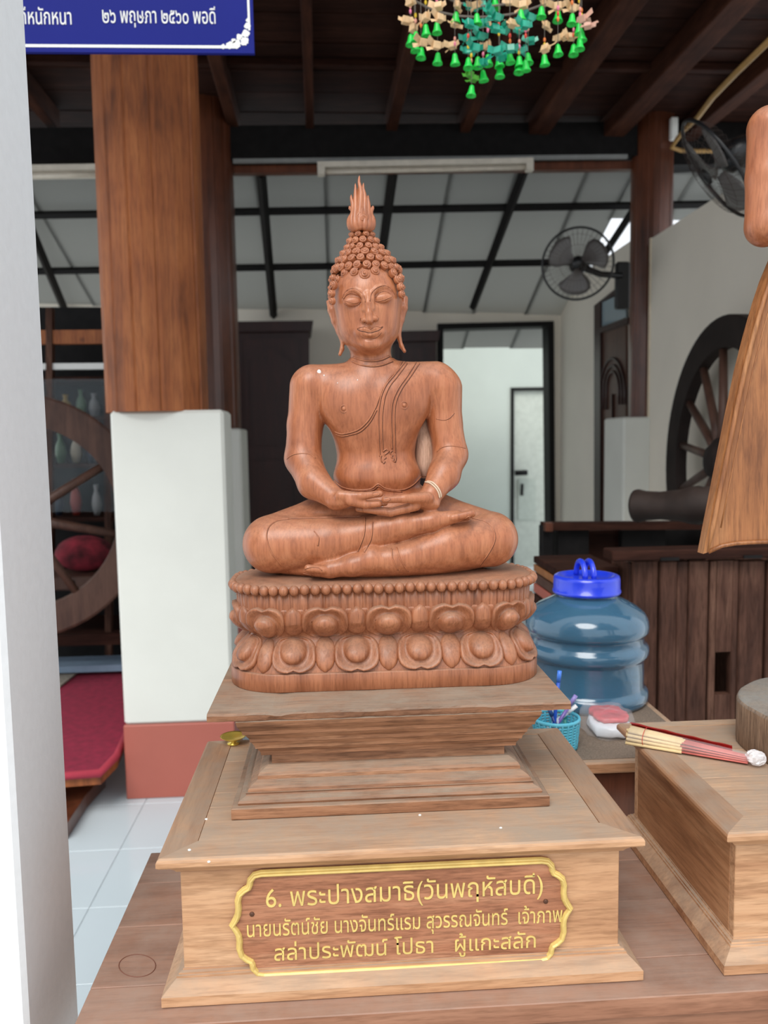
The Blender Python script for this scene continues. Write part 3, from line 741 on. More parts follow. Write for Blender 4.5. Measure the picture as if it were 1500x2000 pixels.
# ================================================================== display boxes
def display_box(name, label, x0, x1, y0, y1, z0=.75, z1=BZ, planks=None):
    t = thing(name, label, 'display box', ((x0+x1)/2, (y0+y1)/2, z0))
    ins = .0245
    part('base_moulding', MB().rectsweep([(.0015, z0), (0, z0+.0015), (0, z0+.014), (.003, z0+.017), (.011, z0+.024), (.016, z0+.028), (.0165, z0+.0305), (.0185, z0+.031), (.019, z0+.033), (.023, z0+.034), (.0235, z0+.036)], x0, x1, y0, y1), M_boxX, t)
    bx0, bx1, by0, by1 = x0+ins, x1-ins, y0+ins, y1-ins; zb = z0+.034; zt_ = z1-.027
    part('front_panel', MB().box(bx0, bx1, by0, by0+.014, zb, zt_, .001), M_boxX, t)
    part('back_panel', MB().box(bx0, bx1, by1-.014, by1, zb, zt_, .001), M_boxX, t)
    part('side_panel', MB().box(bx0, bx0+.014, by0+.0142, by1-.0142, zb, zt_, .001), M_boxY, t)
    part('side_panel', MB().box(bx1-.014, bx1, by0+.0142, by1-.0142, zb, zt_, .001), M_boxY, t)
    part('cove_moulding', MB().rectsweep([(ins, zt_-.001), (ins-.004, zt_), (ins-.006, zt_+.003), (ins-.012, zt_+.009), (.008, zt_+.013), (.007, zt_+.014)], x0, x1, y0, y1), M_boxX, t)
    th = .0135; lip = .044
    zt0, zt1 = z1-th, z1
    # breadboard frame: left and right borders mitred to front border, boards between
    def edge_prof(a, b_, in_a, in_b, ax, mat):
        # border strip from a to b (outer edge), inner edge in_a..in_b, rounded outer arris
        a, b_, in_a, in_b = [np.array(v) for v in (a, b_, in_a, in_b)]
        V = []; Fc = []
        for o, i_ in ((a, in_a), (b_, in_b)):
            d = (i_-o); d = d/np.linalg.norm(d)
            for f, z in ((.003, zt0), (0, zt0+.003), (0, zt1-.005), (.0015, zt1-.0018), (.004, zt1)):
                p = o+d*f*1.4; V.append((p[0], p[1], z))
            V.append((i_[0], i_[1], zt1)); V.append((i_[0], i_[1], zt0))
        for k in range(7): Fc.append((k, (k+1) % 7, 7+(k+1) % 7, 7+k))
        Fc += [tuple(range(7))[::-1], tuple(7+k for k in range(7))]
        part('border_board', MB().add(V, Fc), mat, t)
    g = .0003
    edge_prof((x0, y0), (x1, y0), (x0+lip, y0+lip), (x1-lip, y0+lip), 'X', M_boxX)
    edge_prof((x1, y1), (x0, y1), (x1-lip, y1-lip*.6), (x0+lip, y1-lip*.6), 'X', M_boxX)
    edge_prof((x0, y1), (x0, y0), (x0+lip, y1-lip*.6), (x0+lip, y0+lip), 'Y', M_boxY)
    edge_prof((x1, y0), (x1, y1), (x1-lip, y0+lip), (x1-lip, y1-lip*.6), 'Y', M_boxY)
    ya = y0+lip+g
    ys_ = planks or [.085, .045, .10, .08]; tot = sum(ys_); av = (y1-lip*.6)-ya
    for w_ in ys_:
        yb = ya+w_/tot*av
        part('top_board', MB().box(x0+lip+g, x1-lip-g, ya+g, yb-g, zt0+.001, zt1-random.uniform(.0004, .001), .0006), M_boxX, t); ya = yb
    return t
big = display_box('display_box', 'tan wooden box with gold-edged name plaque, carrying the stepped pedestal', -.231, .3815, .9440, 1.335, planks=[.10, .05, .12, .07])
small = display_box('display_box', 'tan wooden box cut by the right edge, with incense bundle and log on top', .4885, 1.14, .9440, 1.345, planks=[.11, .09, .10])
# white nicks and nails on the boxes
mb = MB()
for x, y in ((408, 1683), (978, 1617), (403, 1600), (820, 1592), (370, 1660)):
    p = PZ(x, y, BZ) if y < 1660 else P(x, y, .9445); mb.ell(p, (.0022, .0018, .0014), 8, 4)
tag(part('paint_spot', mb, plain('white_spot', srgb(232, 232, 226), .7), big), 'white paint spot')
big.children[-1]['kind'] = 'stuff'

# ---- plaque
PY = .944+.0245
pl = thing('name_plaque', 'wooden name plaque with gold rim and three rows of gold Thai lettering', 'plaque', P(786, 1800, PY))
def pp_(px, py, Y): return P(px, py, Y)
pc = P(787, 1786, PY); k_ = (PY)/F
ux = (P(1100, 1772, PY)-P(470, 1803, PY)); ux[1] = 0; LX = np.linalg.norm(ux); ux /= LX
ux = _n([ux[0], 0, ux[2]*.6]); uz = np.array([-ux[2], 0, ux[0]])
quart = [(0, 101), (285, 101), (296, 99), (302, 92), (303, 84), (307, 75), (317, 69), (325, 62), (328, 50), (327, 34), (329, 20), (334, 9), (341, 0)]
outl = [(x, y) for x, y in quart]+[(x, -y) for x, y in quart[::-1][1:]]+[(-x, -y) for x, y in quart[1:]]+[(-x, y) for x, y in quart[::-1][1:-1]]
def offs_out(o):
    n = len(outl); r = []
    for i in range(n):
        p0, p1, p2 = [np.array(outl[j % n], float) for j in (i-1, i, i+1)]
        d1 = (p1-p0)/np.linalg.norm(p1-p0); d2 = (p2-p1)/np.linalg.norm(p2-p1); nn = np.array([d1[1], -d1[0]])+np.array([d2[1], -d2[0]]); nn /= max(1.0, np.linalg.norm(nn))
        # outline runs clockwise; inward is -normal
        r.append(p1-nn*o*(1 if np.linalg.norm(nn) > .5 else .6))
    return r
def plq(p, out): return pc+ux*p[0]*k_+uz*p[1]*k_+np.array([0, -out, 0])
lev = [(0, -.002), (0, .006), (2, .0095), (5, .0112), (8, .0105), (9, .008), (11, .0075), (13.5, .0045)]
V = []; Fc = []; n = len(outl)
for o, d in lev: V += [plq(p, d) for p in offs_out(o)]
for i in range(len(lev)-1):
    for k in range(n): Fc.append((i*n+k, i*n+(k+1) % n, (i+1)*n+(k+1) % n, (i+1)*n+k))
part('gold_rim', MB().add(V, Fc), M_gold, pl)
inner = offs_out(12)
V = [plq(p, .0048) for p in inner]+[plq(p, -.001) for p in inner]
part('plaque_panel', MB().add(V, [tuple(range(n)), tuple(range(n, 2*n))[::-1]]+[(i, i+n, (i+1) % n+n, (i+1) % n) for i in range(n)]), M_plaq, pl)
def lettering(text, w_, h_, orient, mat, parent, name='lettering', depth=.0006, align='CENTER', sx=None, weight=0.0, upm=1.0):
    """text as real raised letters, scaled to width w_"""
    cu = bpy.data.curves.new(name, 'FONT'); cu.body = text; cu.align_x = align; cu.size = 1.0
    o = bpy.data.objects.new(name, cu); COL.objects.link(o)
    for s_ in bpy.context.selected_objects: s_.select_set(False)
    bpy.context.view_layer.objects.active = o; o.select_set(True); bpy.ops.object.convert(target='CURVE'); o = bpy.context.view_layer.objects.active
    polys = []
    for sp in o.data.splines:
        bp = sp.bezier_points; n_ = len(bp); L_ = []
        for i in range(n_):
            a, b_ = bp[i], bp[(i+1) % n_]
            for t in (0, .25, .5, .75):
                u = 1-t; p = a.co*u**3+a.handle_right*3*u*u*t+b_.handle_left*3*u*t*t+b_.co*t**3
                if not L_ or (L_[-1]-np.array(p[:2])).dot(L_[-1]-np.array(p[:2])) > 1e-8: L_.append(np.array(p[:2]))
        if np.linalg.norm(L_[0]-L_[-1]) < 1e-4: L_.pop()
        if len(L_) > 2: polys.append(np.array(L_))
    bpy.data.objects.remove(o)
    area = lambda q_: .5*float(np.sum(q_[:, 0]*np.roll(q_[:, 1], -1)-np.roll(q_[:, 0], -1)*q_[:, 1]))
    ar = [area(q_) for q_ in polys]
    def inside(p, q_):
        x, y = q_[:, 0], q_[:, 1]; x2, y2 = np.roll(x, -1), np.roll(y, -1); c = (y > p[1]) != (y2 > p[1])
        return int(np.sum(c & (p[0] < (x2-x)*(p[1]-y)/(y2-y+1e-12)+x))) % 2 == 1
    def whole(q_, b_): return all(inside(p, b_) for p in q_[::3])
    groups = {}; holes = []
    for i, q_ in enumerate(polys):
        c_ = [k for k in range(len(polys)) if k != i and abs(ar[k]) > abs(ar[i]) and whole(q_, polys[k])]
        k = min(c_, key=lambda k: abs(ar[k])) if c_ else None
        if k is not None and ar[k]*ar[i] < 0: holes.append((k, q_))
        else: groups[i] = [q_]
    for k, q_ in holes: groups[k].append(q_)
    mbt = MB()
    for g3 in groups.values():
        cv_ = bpy.data.curves.new('c', 'CURVE'); cv_.dimensions = '2D'; cv_.fill_mode = 'BOTH'; cv_.extrude = .02
        for q_ in g3:
            sp = cv_.splines.new('POLY'); sp.points.add(len(q_)-1); sp.points.foreach_set('co', np.concatenate([q_, np.zeros((len(q_), 1)), np.ones((len(q_), 1))], 1).ravel()); sp.use_cyclic_u = True
        oc = bpy.data.objects.new('c', cv_); me_ = oc.to_mesh()
        mbt.add([v.co for v in me_.vertices], [tuple(p.vertices) for p in me_.polygons]); oc.to_mesh_clear(); bpy.data.objects.remove(oc); bpy.data.curves.remove(cv_)
    me = bpy.data.meshes.new(name); me.from_pydata(mbt.V, [], mbt.F)
    co = np.array(mbt.V, float)
    x0, x1 = co[:, 0].min(), co[:, 0].max(); sx = w_/(x1-x0); co[:, 0] = (co[:, 0]-(x0+x1)/2)*sx; co[:, 1] *= h_
    co[:, 2] = co[:, 2]/.02*depth
    Mx = np.array(orient.to_3x3()); co = co@Mx.T+np.array(orient.translation)-np.array(root_of(parent))
    me.vertices.foreach_set('co', co.ravel()); me.update(); me.materials.clear(); me.materials.append(mat)
    ob = bpy.data.objects.new(name, me); COL.objects.link(ob); ob.parent = parent; return ob
def ori(c, u, v):
    u = Vector(u).normalized(); v = Vector(v).normalized(); w3 = u.cross(v)
    m = Matrix((u, v, w3)).transposed().to_4x4(); m.translation = Vector(c); return m
rows_t = [('6. พระปางสมาธิ(วันพฤหัสบดี)', 520, 1772, 1060, 1744, 45), ('นายนรัตน์ชัย นางจันทร์แรม สุวรรณจันทร์  เจ้าภาพ', 483, 1830, 1098, 1800, 37), ('สล่าประพัฒน์ โปธา   ผู้แกะสลัก', 536, 1876, 1046, 1850, 37)]
for tx, xa, ya_, xb, yb_, hh in rows_t:
    a = P(xa, ya_, PY-.005); b_ = P(xb, yb_, PY-.005); u = b_-a; u[1] = 0
    c = (a+b_)/2; v = np.array([-u[2], 0, u[0]])
    lettering(tx, float(np.linalg.norm(u)), hh*k_*1.25, ori(c, u, v), M_goldt, pl, depth=.0008, weight=.0)
for x, y in ((492, 1786), (1066, 1761)):
    c = P(x, y, PY-.0055); s = part('screw', MB().lathe([(.0001, .001), (.0022, .0009), (.003, .0003), (.0032, -.0005)], c, 12, (0, -1, 0)), plain('rusty_screw', srgb(96, 66, 52), .5, metal=.6), pl)

# ================================================================== table
tb = thing('display_table', 'long reddish wooden table carrying both display boxes', 'table', (.4, 1.12, 0))
yy = [.9155, .99, 1.12, 1.235, 1.3315]
for i in range(4):
    xs_ = [-.332, .62, 1.6] if i % 2 else [-.332, .75, 1.6]
    part('top_plank', MB().box(-.332, 1.6, yy[i]+.0003, yy[i+1]-.0003, .722, .75-random.uniform(0, .0006), .0012), M_tabX, tb)
for i, (a, b_) in enumerate(((-.318, .168), (.169, .62), (.621, 1.58))):
    part('apron_board', MB().box(a, b_, .928, .948, .60, .7215, .001), M_tabX, tb)
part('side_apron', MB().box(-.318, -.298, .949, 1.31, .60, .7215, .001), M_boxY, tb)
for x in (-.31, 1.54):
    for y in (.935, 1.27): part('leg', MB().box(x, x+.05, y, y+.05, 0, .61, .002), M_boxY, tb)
tbx = part('ring_stain', MB().tube([PZ(268+36*math.cos(a), 1886+22*math.sin(a), .7502) for a in np.linspace(0, 2*PI, 33)[:-1]], .0006, 4, closed=True), plain('stain', srgb(120, 74, 58), .6), tb)

# ================================================================== near post
post = thing('concrete_post', 'white plastered square post at the left edge of the photo', 'post', (-.6, 1.1, 0))
pxr = float(P(19, 1400, 1.0)[0])
part('shaft', MB().box(pxr-.30, pxr, 1.0, 1.0+.187, 0, 3.2, .006), M_post, post)

# ================================================================== incense, log
inc = thing('incense_bundle', 'bundle of beige incense sticks with pink handles in clear wrap on box', 'incense', PZ(1350, 1470, BZ))
A_ = PZ(1232, 1436, BZ+.008); Bm = PZ(1345, 1462, BZ+.006); C_ = PZ(1462, 1484, BZ+.008)
A_ = PZ(1228, 1432, BZ+.014); C_ = PZ(1462, 1478, BZ+.012)
dirv = _n(C_-A_); side = _n(np.cross(dirv, [0, 0, 1])); up = np.array([0, 0, 1.])
m_inc = plain('incense_paste', srgb(222, 196, 146), .9, noise=.08, nscale=90); m_pink = plain('pink_stick', srgb(206, 110, 100), .7, noise=.1, nscale=60)
ln = np.linalg.norm(C_-A_); kk = 0
for rr_ in range(4):
    for j in range(9-rr_):
        o = (j-(8-rr_)/2); a = A_+side*o*.0046+up*(-.0105+rr_*.0060)+dirv*random.uniform(-.002, .002)
        e = C_+side*o*.0016+up*(-.008+rr_*.0026); mid = a+(e-a)*(.47+random.uniform(-.01, .02))
        if kk == 0:
            pass
        st = part('incense_stick', MB().tube([a, mid], .0027, 8).tube([mid, e], .0013, 6), m_inc, inc)
        st.data.materials.append(m_pink)
        nf = len(st.data.polygons)
        for pi_, pg in enumerate(st.data.polygons):
            if pi_ >= 10: pg.material_index = 1
        kk += 1
def film(name, col, rough=.1, alpha=.25):
    m, nt, b = mk(name); b.inputs['Base Color'].default_value = col; b.inputs['Roughness'].default_value = rough; b.inputs['Alpha'].default_value = alpha; return m
M_film = film('clear_film', (.95, .92, .92, 1), .08, .13); M_filmr = plain('red_wrap', srgb(200, 44, 40), .3)
mb = MB(); n = 14; V = []; Fc = []
ring_pts = []
for i, t in enumerate(np.linspace(.02, 1.0, 14)):
    c = A_+(C_-A_)*t+up*(-.0015); wr = .0230*(1-t)+.0090*t; hr = .0135*(1-t)+.008*t
    for k in range(n):
        a = 2*PI*k/n; jt = random.uniform(.97, 1.06); z = math.sin(a)*hr*jt
        V.append(c+side*math.cos(a)*wr*jt+up*max(z, -.0105))
for i in range(13):
    for k in range(n): Fc.append((i*n+k, i*n+(k+1) % n, (i+1)*n+(k+1) % n, (i+1)*n+k))
part('clear_sleeve', mb.add(V, Fc, True), M_film, inc)
# red paper strip along the back of the bundle
V = []; Fc = []
for i, t in enumerate(np.linspace(-.01, .86, 12)):
    c = A_+(C_-A_)*t; wd = .0225*(1-t)+.012*t
    sd = -side if side[1] < 0 else side
    for f, h in ((.35, .0135), (.85, .0115), (1.06, .003), (1.1, -.007)): V.append(c+sd*wd*f+up*(h*(1-t*.4)+.001+.0006*math.sin(i*2)))
for i in range(11):
    for k in range(3): Fc.append((i*4+k, i*4+k+1, (i+1)*4+k+1, (i+1)*4+k))
part('red_paper_label', MB().add(V, Fc, True), M_filmr, inc)
part('thread', MB().tube([A_+dirv*.028+side*math.cos(a)*.0222+up*max(-.0125, math.sin(a)*.0138) for a in np.linspace(0, 2*PI, 20)[:-1]], .0005, 5, closed=True), M_filmr, inc)
wc_ = C_+dirv*.010+up*.001; V = []; Fc = []; n, m = 16, 9
for i in range(m+1):
    for k in range(n):
        a = 2*PI*k/n; b2 = PI*i/m; f = random.uniform(.72, 1.12); r_ = math.sin(b2)
        v = wc_+side*math.cos(a)*r_*.0165*f+up*math.sin(a)*r_*.0115*f-dirv*math.cos(b2)*.0145*random.uniform(.85, 1.1); V.append((v[0], v[1], max(v[2], BZ+.0006)))
for i in range(m):
    for k in range(n): Fc.append((i*n+k, i*n+(k+1) % n, (i+1)*n+(k+1) % n)); Fc.append((i*n+k, (i+1)*n+(k+1) % n, (i+1)*n+k))
part('crinkled_wrap_end', MB().add(V, Fc, False), film('crinkled_film', (.97, .95, .96, 1), .08, .55), inc)

def logdisc(name, label, c, r, h):
    t = thing(name, label, 'log', (c[0], c[1], BZ))
    V = []; Fc = []; n = 56
    rad = [1+.012*math.sin(3*2*PI*k/n)+.01*math.sin(7*2*PI*k/n+1)+random.uniform(-.004, .004) for k in range(n)]
    lv = [(.99, 0), (1.0, .004), (1.0, h*.5), (1.0, h-.006), (.985, h-.001), (.96, h), (.5, h+.0005)]
    for f, z in lv:
        for k in range(n): a = 2*PI*k/n; V.append((c[0]+r*f*rad[k]*math.cos(a), c[1]+r*f*rad[k]*math.sin(a), BZ+z))
    for i in range(len(lv)-1):
        for k in range(n): Fc.append((i*n+k, i*n+(k+1) % n, (i+1)*n+(k+1) % n, (i+1)*n+k))
    Fc.append(tuple((len(lv)-1)*n+k for k in range(n))); part('trunk', MB().add(V, Fc, True), M_log, t); return t
LOGC = (float(P(1457, 1430, 1.2)[0])+.17, 1.185); LOGR = .17
logt = logdisc('log_stand', 'round greyish log slice on the right box, standing statue above it', LOGC, LOGR, .075)

# ================================================================== standing statue (mostly beyond the right edge)
SY = 1.20; xm = LOGC[0]
st2 = thing('standing_statue', 'standing wooden statue in a long flaring robe, cut by the right edge', 'statue', (xm, SY, BZ+.0755))
zs2 = lambda x, y: P(x, y, SY)
edge = [(1560, 430), (1520, 490), (1497, 545), (1482, 590), (1465, 650), (1447, 720), (1430, 800), (1414, 880), (1398, 960), (1384, 1030), (1374, 1082)]
E_ = [P(x, y, SY-.01) for x, y in edge]
V = []; Fc = []; ncol = 13
for i, p in enumerate(E_):
    for j in range(ncol):
        u = -1+2*j/(ncol-1); hw = xm-p[0]; x = xm+u*hw
        zlow = p[2]
        y = SY-.005-.020*math.cos(u*PI/2)-.004*abs(u)**6
        z = p[2]
        if i == len(E_)-1: z = p[2]+(.014*(1-abs(u)**12)+.003*(1-abs(u)) if abs(u) < 1 else 0)
        if i == len(E_)-2: z = p[2]+.0*abs(u)
        V.append((x, y, z))
m_ = len(V)
V += [(x, y+.02, z) for x, y, z in V]
R2 = len(E_)
for i in range(R2-1):
    for j in range(ncol-1):
        a = i*ncol+j; Fc.append((a, a+1, a+ncol+1, a+ncol)); Fc.append((a+m_, a+ncol+m_, a+ncol+1+m_, a+1+m_))
for i in range(R2-1):
    for j in (0, ncol-1): a = i*ncol+j; Fc.append((a, a+ncol, a+ncol+m_, a+m_))
for j in range(ncol-1): a = (R2-1)*ncol+j; Fc.append((a, a+1, a+1+m_, a+m_)); Fc.append((j, j+m_, j+1+m_, j+1))
part('robe', MB().add(V, Fc, False), M_robe, st2)
for sgn in (-1, 1):
    mir = lambda p: np.array([xm+sgn*-1*(p[0]-xm) if sgn > 0 else p[0], p[1], p[2]])
    pts = [mir(p+np.array([.004, -.006, 0])) for p in E_[1:]]
    pts[-1] = pts[-1]+np.array([0, 0, .004])
    part('robe_border', MB().tube(pts, [.0036]*(len(pts)-1)+[.0015], 8), M_robe, st2)
    pts = [mir(p+np.array([.014, -.011, 0])) for p in E_[2:-1]]
    part('robe_edge_line', MB().tube(pts, .0012, 6), M_robe, st2)
zb = E_[-1][2]
hem = [(xm+u*(xm-E_[-1][0])*.97, SY-.010-.020*math.cos(u*PI/2), zb+.014*(1-abs(u)**12)+.003*(1-abs(u))+.003) for u in np.linspace(-1, 1, 25)]
part('robe_border', MB().tube(hem, .0034, 8), M_robe, st2)
ops_save = OPS; OPS = []
def mm_(x, y, z): return np.array([x-xm, y-SY, z-ROOT[2]])
zt2 = float(P(1497, 545, SY)[2])
for sgn in (-1, 1):
    sh = mm_(xm+sgn*.135, SY, zt2+.20); el = mm_(xm+sgn*(xm-P(1477, 440, SY)[0]), SY-.02, float(P(1477, 440, SY)[2]))
    U(f_cone(mm_(xm+sgn*.05, SY, zt2+.215), mm_(xm+sgn*.115, SY+.0, zt2+.20), .045, .036), 20)
    q3 = [(xm+sgn*(xm-P(x, y, SY)[0]), SY-d, float(P(x, y, SY)[2])) for x, y, d in ((1500, 252, .004), (1492, 350, .008), (1487, 446, .012))]
    U(f_cone(mm_(xm+sgn*.115, SY, zt2+.215), mm_(*q3[0]), .036, .031), 20)
    U(f_cone(mm_(*q3[0]), mm_(*q3[1]), .031, .0300), 6)
    U(f_cone(mm_(*q3[1]), mm_(*q3[2]), .0300, .0295), 6)
    U(f_cone(mm_(*q3[2]), mm_(xm+sgn*.075, SY-.075, zt2+.11), .0285, .017), 8)
    U(f_ell(mm_(xm+sgn*.068, SY-.085, zt2+.135), (.020, .010, .032)), 8)
    for i in range(4): U(f_cone(mm_(xm+sgn*(.053+i*.0105), SY-.088, zt2+.155), mm_(xm+sgn*(.051+i*.0115), SY-.090, zt2+.205-abs(i-1.4)*.006), .0058, .0045), 3)
    U(f_cone(mm_(xm+sgn*.050, SY-.086, zt2+.125), mm_(xm+sgn*.030, SY-.092, zt2+.155), .007, .005), 3)
    U(f_cone(mm_(xm+sgn*.045, SY, zt2-.02), mm_(xm+sgn*.042, SY, BZ+.10), .040, .020), 16)
    U(f_ell(mm_(xm+sgn*.042, SY-.022, BZ+.084), (.020, .048, .0135)), 10)
U(f_ell(mm_(xm, SY, zt2+.16), (.088, .048, .09)), 26); U(f_ell(mm_(xm, SY, zt2+.03), (.074, .046, .11)), 26)
U(f_cone(mm_(xm, SY, zt2+.24), mm_(xm, SY, zt2+.29), .030, .027), 14)
U(f_ell(mm_(xm, SY-.005, zt2+.345), (.048, .052, .064)), 8); U(f_ell(mm_(xm, SY+.002, zt2+.40), (.050, .05, .035)), 5); U(f_cone(mm_(xm, SY, zt2+.42), mm_(xm, SY, zt2+.50), .022, .004), 8)
U(f_cone(mm_(xm, SY-.056, zt2+.355), mm_(xm, SY-.060, zt2+.332), .004, .006), 5); U(f_cone(mm_(xm-.012, SY-.053, zt2+.318), mm_(xm+.012, SY-.053, zt2+.318), .0035, .0035), 4)
for sgn in (-1, 1): U(f_ell(mm_(xm+sgn*.018, SY-.048, zt2+.356), (.012, .006, .006)), 4); U(f_cone(mm_(xm+sgn*.050, SY, zt2+.36), mm_(xm+sgn*.052, SY, zt2+.285), .008, .005), 4)
xs = np.arange(-.29, .29, .004); ys = np.arange(-.13, .09, .004); zs = np.arange(-.08, float(zt2+.53-ROOT[2]), .004)
G = Field(xs, ys, zs)
for (f, lo, hi), k, s in OPS:
    k = k*S_; m = k+.008
    sl_ = [slice(max(0, int(np.searchsorted(ax, lo[i]-m))-1), int(np.searchsorted(ax, hi[i]+m))+1) for i, ax in enumerate((xs, ys, zs))]
    d = f(xs[sl_[0]][:, None, None], ys[sl_[1]][None, :, None], zs[sl_[2]][None, None, :]); sub = G.D[sl_[0], sl_[1], sl_[2]]
    G.D[sl_[0], sl_[1], sl_[2]] = smin(sub, d, k)
V2, F2 = surface_nets(G.D, xs, ys, zs); V2 = relax(V2, F2, 2, .5); del G; OPS = ops_save
V2 = V2+np.array([xm, SY, ROOT[2]])-np.array(st2.location)
fast_mesh('body', V2, F2, M_statue, st2)

# ================================================================== side table with bottle, basket, bag
TZ = .843
sd_t = thing('side_table', 'low wooden side table with drawers under the water bottle', 'table', (.7, 1.75, 0))
part('table_top', MB().box(.12, .705, 1.41, 1.93, TZ-.022, TZ, .003), M_boxX, sd_t)
part('woven_mat', MB().box(.30, .69, 1.425, 1.91, TZ, TZ+.0012), plain('grey_mat', srgb(120, 104, 90), .9, noise=.25, nscale=300), sd_t)
for i in range(3):
    d = part('drawer', MB().box(.14, .69, 1.43, 1.46, TZ-.145-i*.125, TZ-.028-i*.125, .004), M_pil2, sd_t)
    part('drawer_pull', MB().ell((.5, 1.422, TZ-.085-i*.125), (.012, .01, .012), 10, 6), M_brown, d)
part('carcass', MB().box(.13, .695, 1.462, 1.91, .05, TZ-.0225), M_pil2, sd_t)

def botm(name, col, rough, alpha, bump=0):
    m, nt, b = mk(name); b.inputs['Base Color'].default_value = col; b.inputs['Roughness'].default_value = rough
    b.inputs['Transmission Weight'].default_value = alpha; b.inputs['IOR'].default_value = 1.18; b.inputs['Specular IOR Level'].default_value = .9
    b.inputs['Coat Weight'].default_value = 1.0; b.inputs['Coat Roughness'].default_value = .12; b.inputs['Coat IOR'].default_value = 1.6
    if bump:
        tc = N(nt, 'ShaderNodeTexCoord'); no = N(nt, 'ShaderNodeTexNoise'); no.inputs['Scale'].default_value = 130; bp = N(nt, 'ShaderNodeBump'); bp.inputs['Strength'].default_value = bump; bp.inputs['Distance'].default_value = .002
        nt.links.new(tc.outputs['Object'], no.inputs['Vector']); nt.links.new(no.outputs['Fac'], bp.inputs['Height']); nt.links.new(bp.outputs[0], b.inputs['Normal'])
    return m
BY = 1.78; bc_ = P(1145, 1250, BY); kb = BY/F
bt = thing('water_bottle', 'large ribbed blue water bottle with a bright blue screw lid', 'bottle', (bc_[0], BY, TZ+.0012))
zof = lambda y: float(P(1145, y, BY)[2])
z_bot = TZ+.0014; ztop = zof(1158); sc_ = 1.0
prof_b = [(110, None, z_bot), (118, None, z_bot+.003), (121, None, z_bot+.010), (120, None, z_bot+.017), (114, 1367, 0), (112, 1364, 0), (113.5, 1361, 0), (119, 1357, 0), (121.5, 1350, 0), (121, 1341, 0), (118, 1336, 0), (113, 1333, 0), (112, 1329, 0), (112.5, 1300, 0), (112.5, 1281, 0), (114, 1277, 0), (119, 1273, 0), (121.5, 1267, 0), (121.5, 1258, 0), (119, 1252, 0), (113, 1248, 0), (112, 1245, 0), (112, 1236, 0), (113, 1232, 0), (119, 1229, 0), (121.5, 1224, 0), (121.5, 1214, 0), (119, 1203, 0), (112, 1192, 0), (96, 1180, 0), (74, 1169, 0), (63, 1164, 0), (59.5, 1161, 0), (59, 1156, 0), (59, 1146, 0)]
pr_ = [(r*kb, (z if y is None else zof(y))-bt.location.z) for r, y, z in prof_b]
part('jug_body', MB().lathe(pr_, bt.location, 64), botm('blue_clear_plastic', (.085, .23, .37, 1), .12, .5, .2), bt)
wt = [(min(r-.003, r), z) for r, z in pr_[:14]]; wt[0] = (wt[0][0], wt[0][1]+.003)
lid = [(0, zof(1157)), (66, zof(1157)), (67.5, zof(1154)), (67, zof(1151)), (65.5, zof(1150)), (65.5, zof(1130)), (64, zof(1124)), (60, zof(1122)), (52, zof(1122)), (46, zof(1128)), (40, zof(1128)), (0, zof(1128))]
M_lid = plain('bright_blue_plastic', srgb(34, 62, 214), .3, noise=.03); M_lid.node_tree.nodes['Principled BSDF'].inputs['Coat Weight'].default_value = .4
ld = part('lid', MB().lathe([(r*kb, z) for r, z in lid], (bc_[0], BY, 0), 48), M_lid, bt)
for off in (-.010, .010):
    part('lid_handle', MB().tube([(bc_[0]-.004+off+.0*math.cos(a), BY+.034*math.cos(a), zof(1126)+.036*math.sin(a)) for a in np.linspace(0, PI, 15)], [.0065]*15, 8, flat=1.0), M_lid, ld)

# basket
BKY = 1.49; bkc = P(1086, 1440, BKY); kk_ = BKY/F
M_turq = plain('turquoise_plastic', srgb(96, 190, 214), .4, noise=.04)
bk = thing('pen_basket', 'round turquoise woven plastic basket holding pens', 'basket', (bkc[0], BKY, TZ+.0012))
zk = lambda y: float(P(1086, y, BKY)[2]); R_b = 46*kk_; z_t = zk(1402)
ba_ = part('basket_base', MB().lathe([(R_b*.88, 0), (R_b*.88, .003)], bk.location, 32), M_turq, bk)
H_b = z_t-bk.location.z
for i in range(9):
    z = bk.location.z+.006+(H_b-.014)*i/8; r = R_b*(.88+.12*(z-bk.location.z)/H_b)
    part('hoop', MB().tube([(bkc[0]+r*math.cos(a)+(0), BKY+r*math.sin(a), z) for a in np.linspace(0, 2*PI, 41)[:-1]], .0024, 6, closed=True, flat=.5), M_turq, bk)
part('rim', MB().tube([(bkc[0]+R_b*math.cos(a), BKY+R_b*math.sin(a), z_t) for a in np.linspace(0, 2*PI, 41)[:-1]], .0042, 8, closed=True, flat=.7), M_turq, bk)
sl0 = None
for i in range(24):
    a = 2*PI*i/24; c, s = math.cos(a), math.sin(a)
    pts = [(bkc[0]+R_b*(.88+.12*t)*c*(1+.012*(-1)**k), BKY+R_b*(.88+.12*t)*s*(1+.012*(-1)**k), bk.location.z+.002+(H_b-.002)*t) for k, t in enumerate(np.linspace(0, 1, 9))]
    part('stave', MB().tube(pts, .0030, 4), M_turq, bk)
pens = [('blue ballpoint pen standing tallest in the basket', (40, 90, 200), 1084, 1398, 1093, 1310), ('purple-capped pen leaning right in the basket', (120, 96, 170), 1098, 1400, 1125, 1358), ('white pen leaning right in the basket', (225, 225, 232), 1092, 1405, 1126, 1378),
        ('teal pen upright in the basket', (60, 160, 150), 1103, 1400, 1102, 1382), ('dark blue pen upright in the basket', (30, 50, 120), 1078, 1398, 1070, 1378), ('pale grey pen upright in the basket', (180, 190, 205), 1086, 1400, 1080, 1380)]
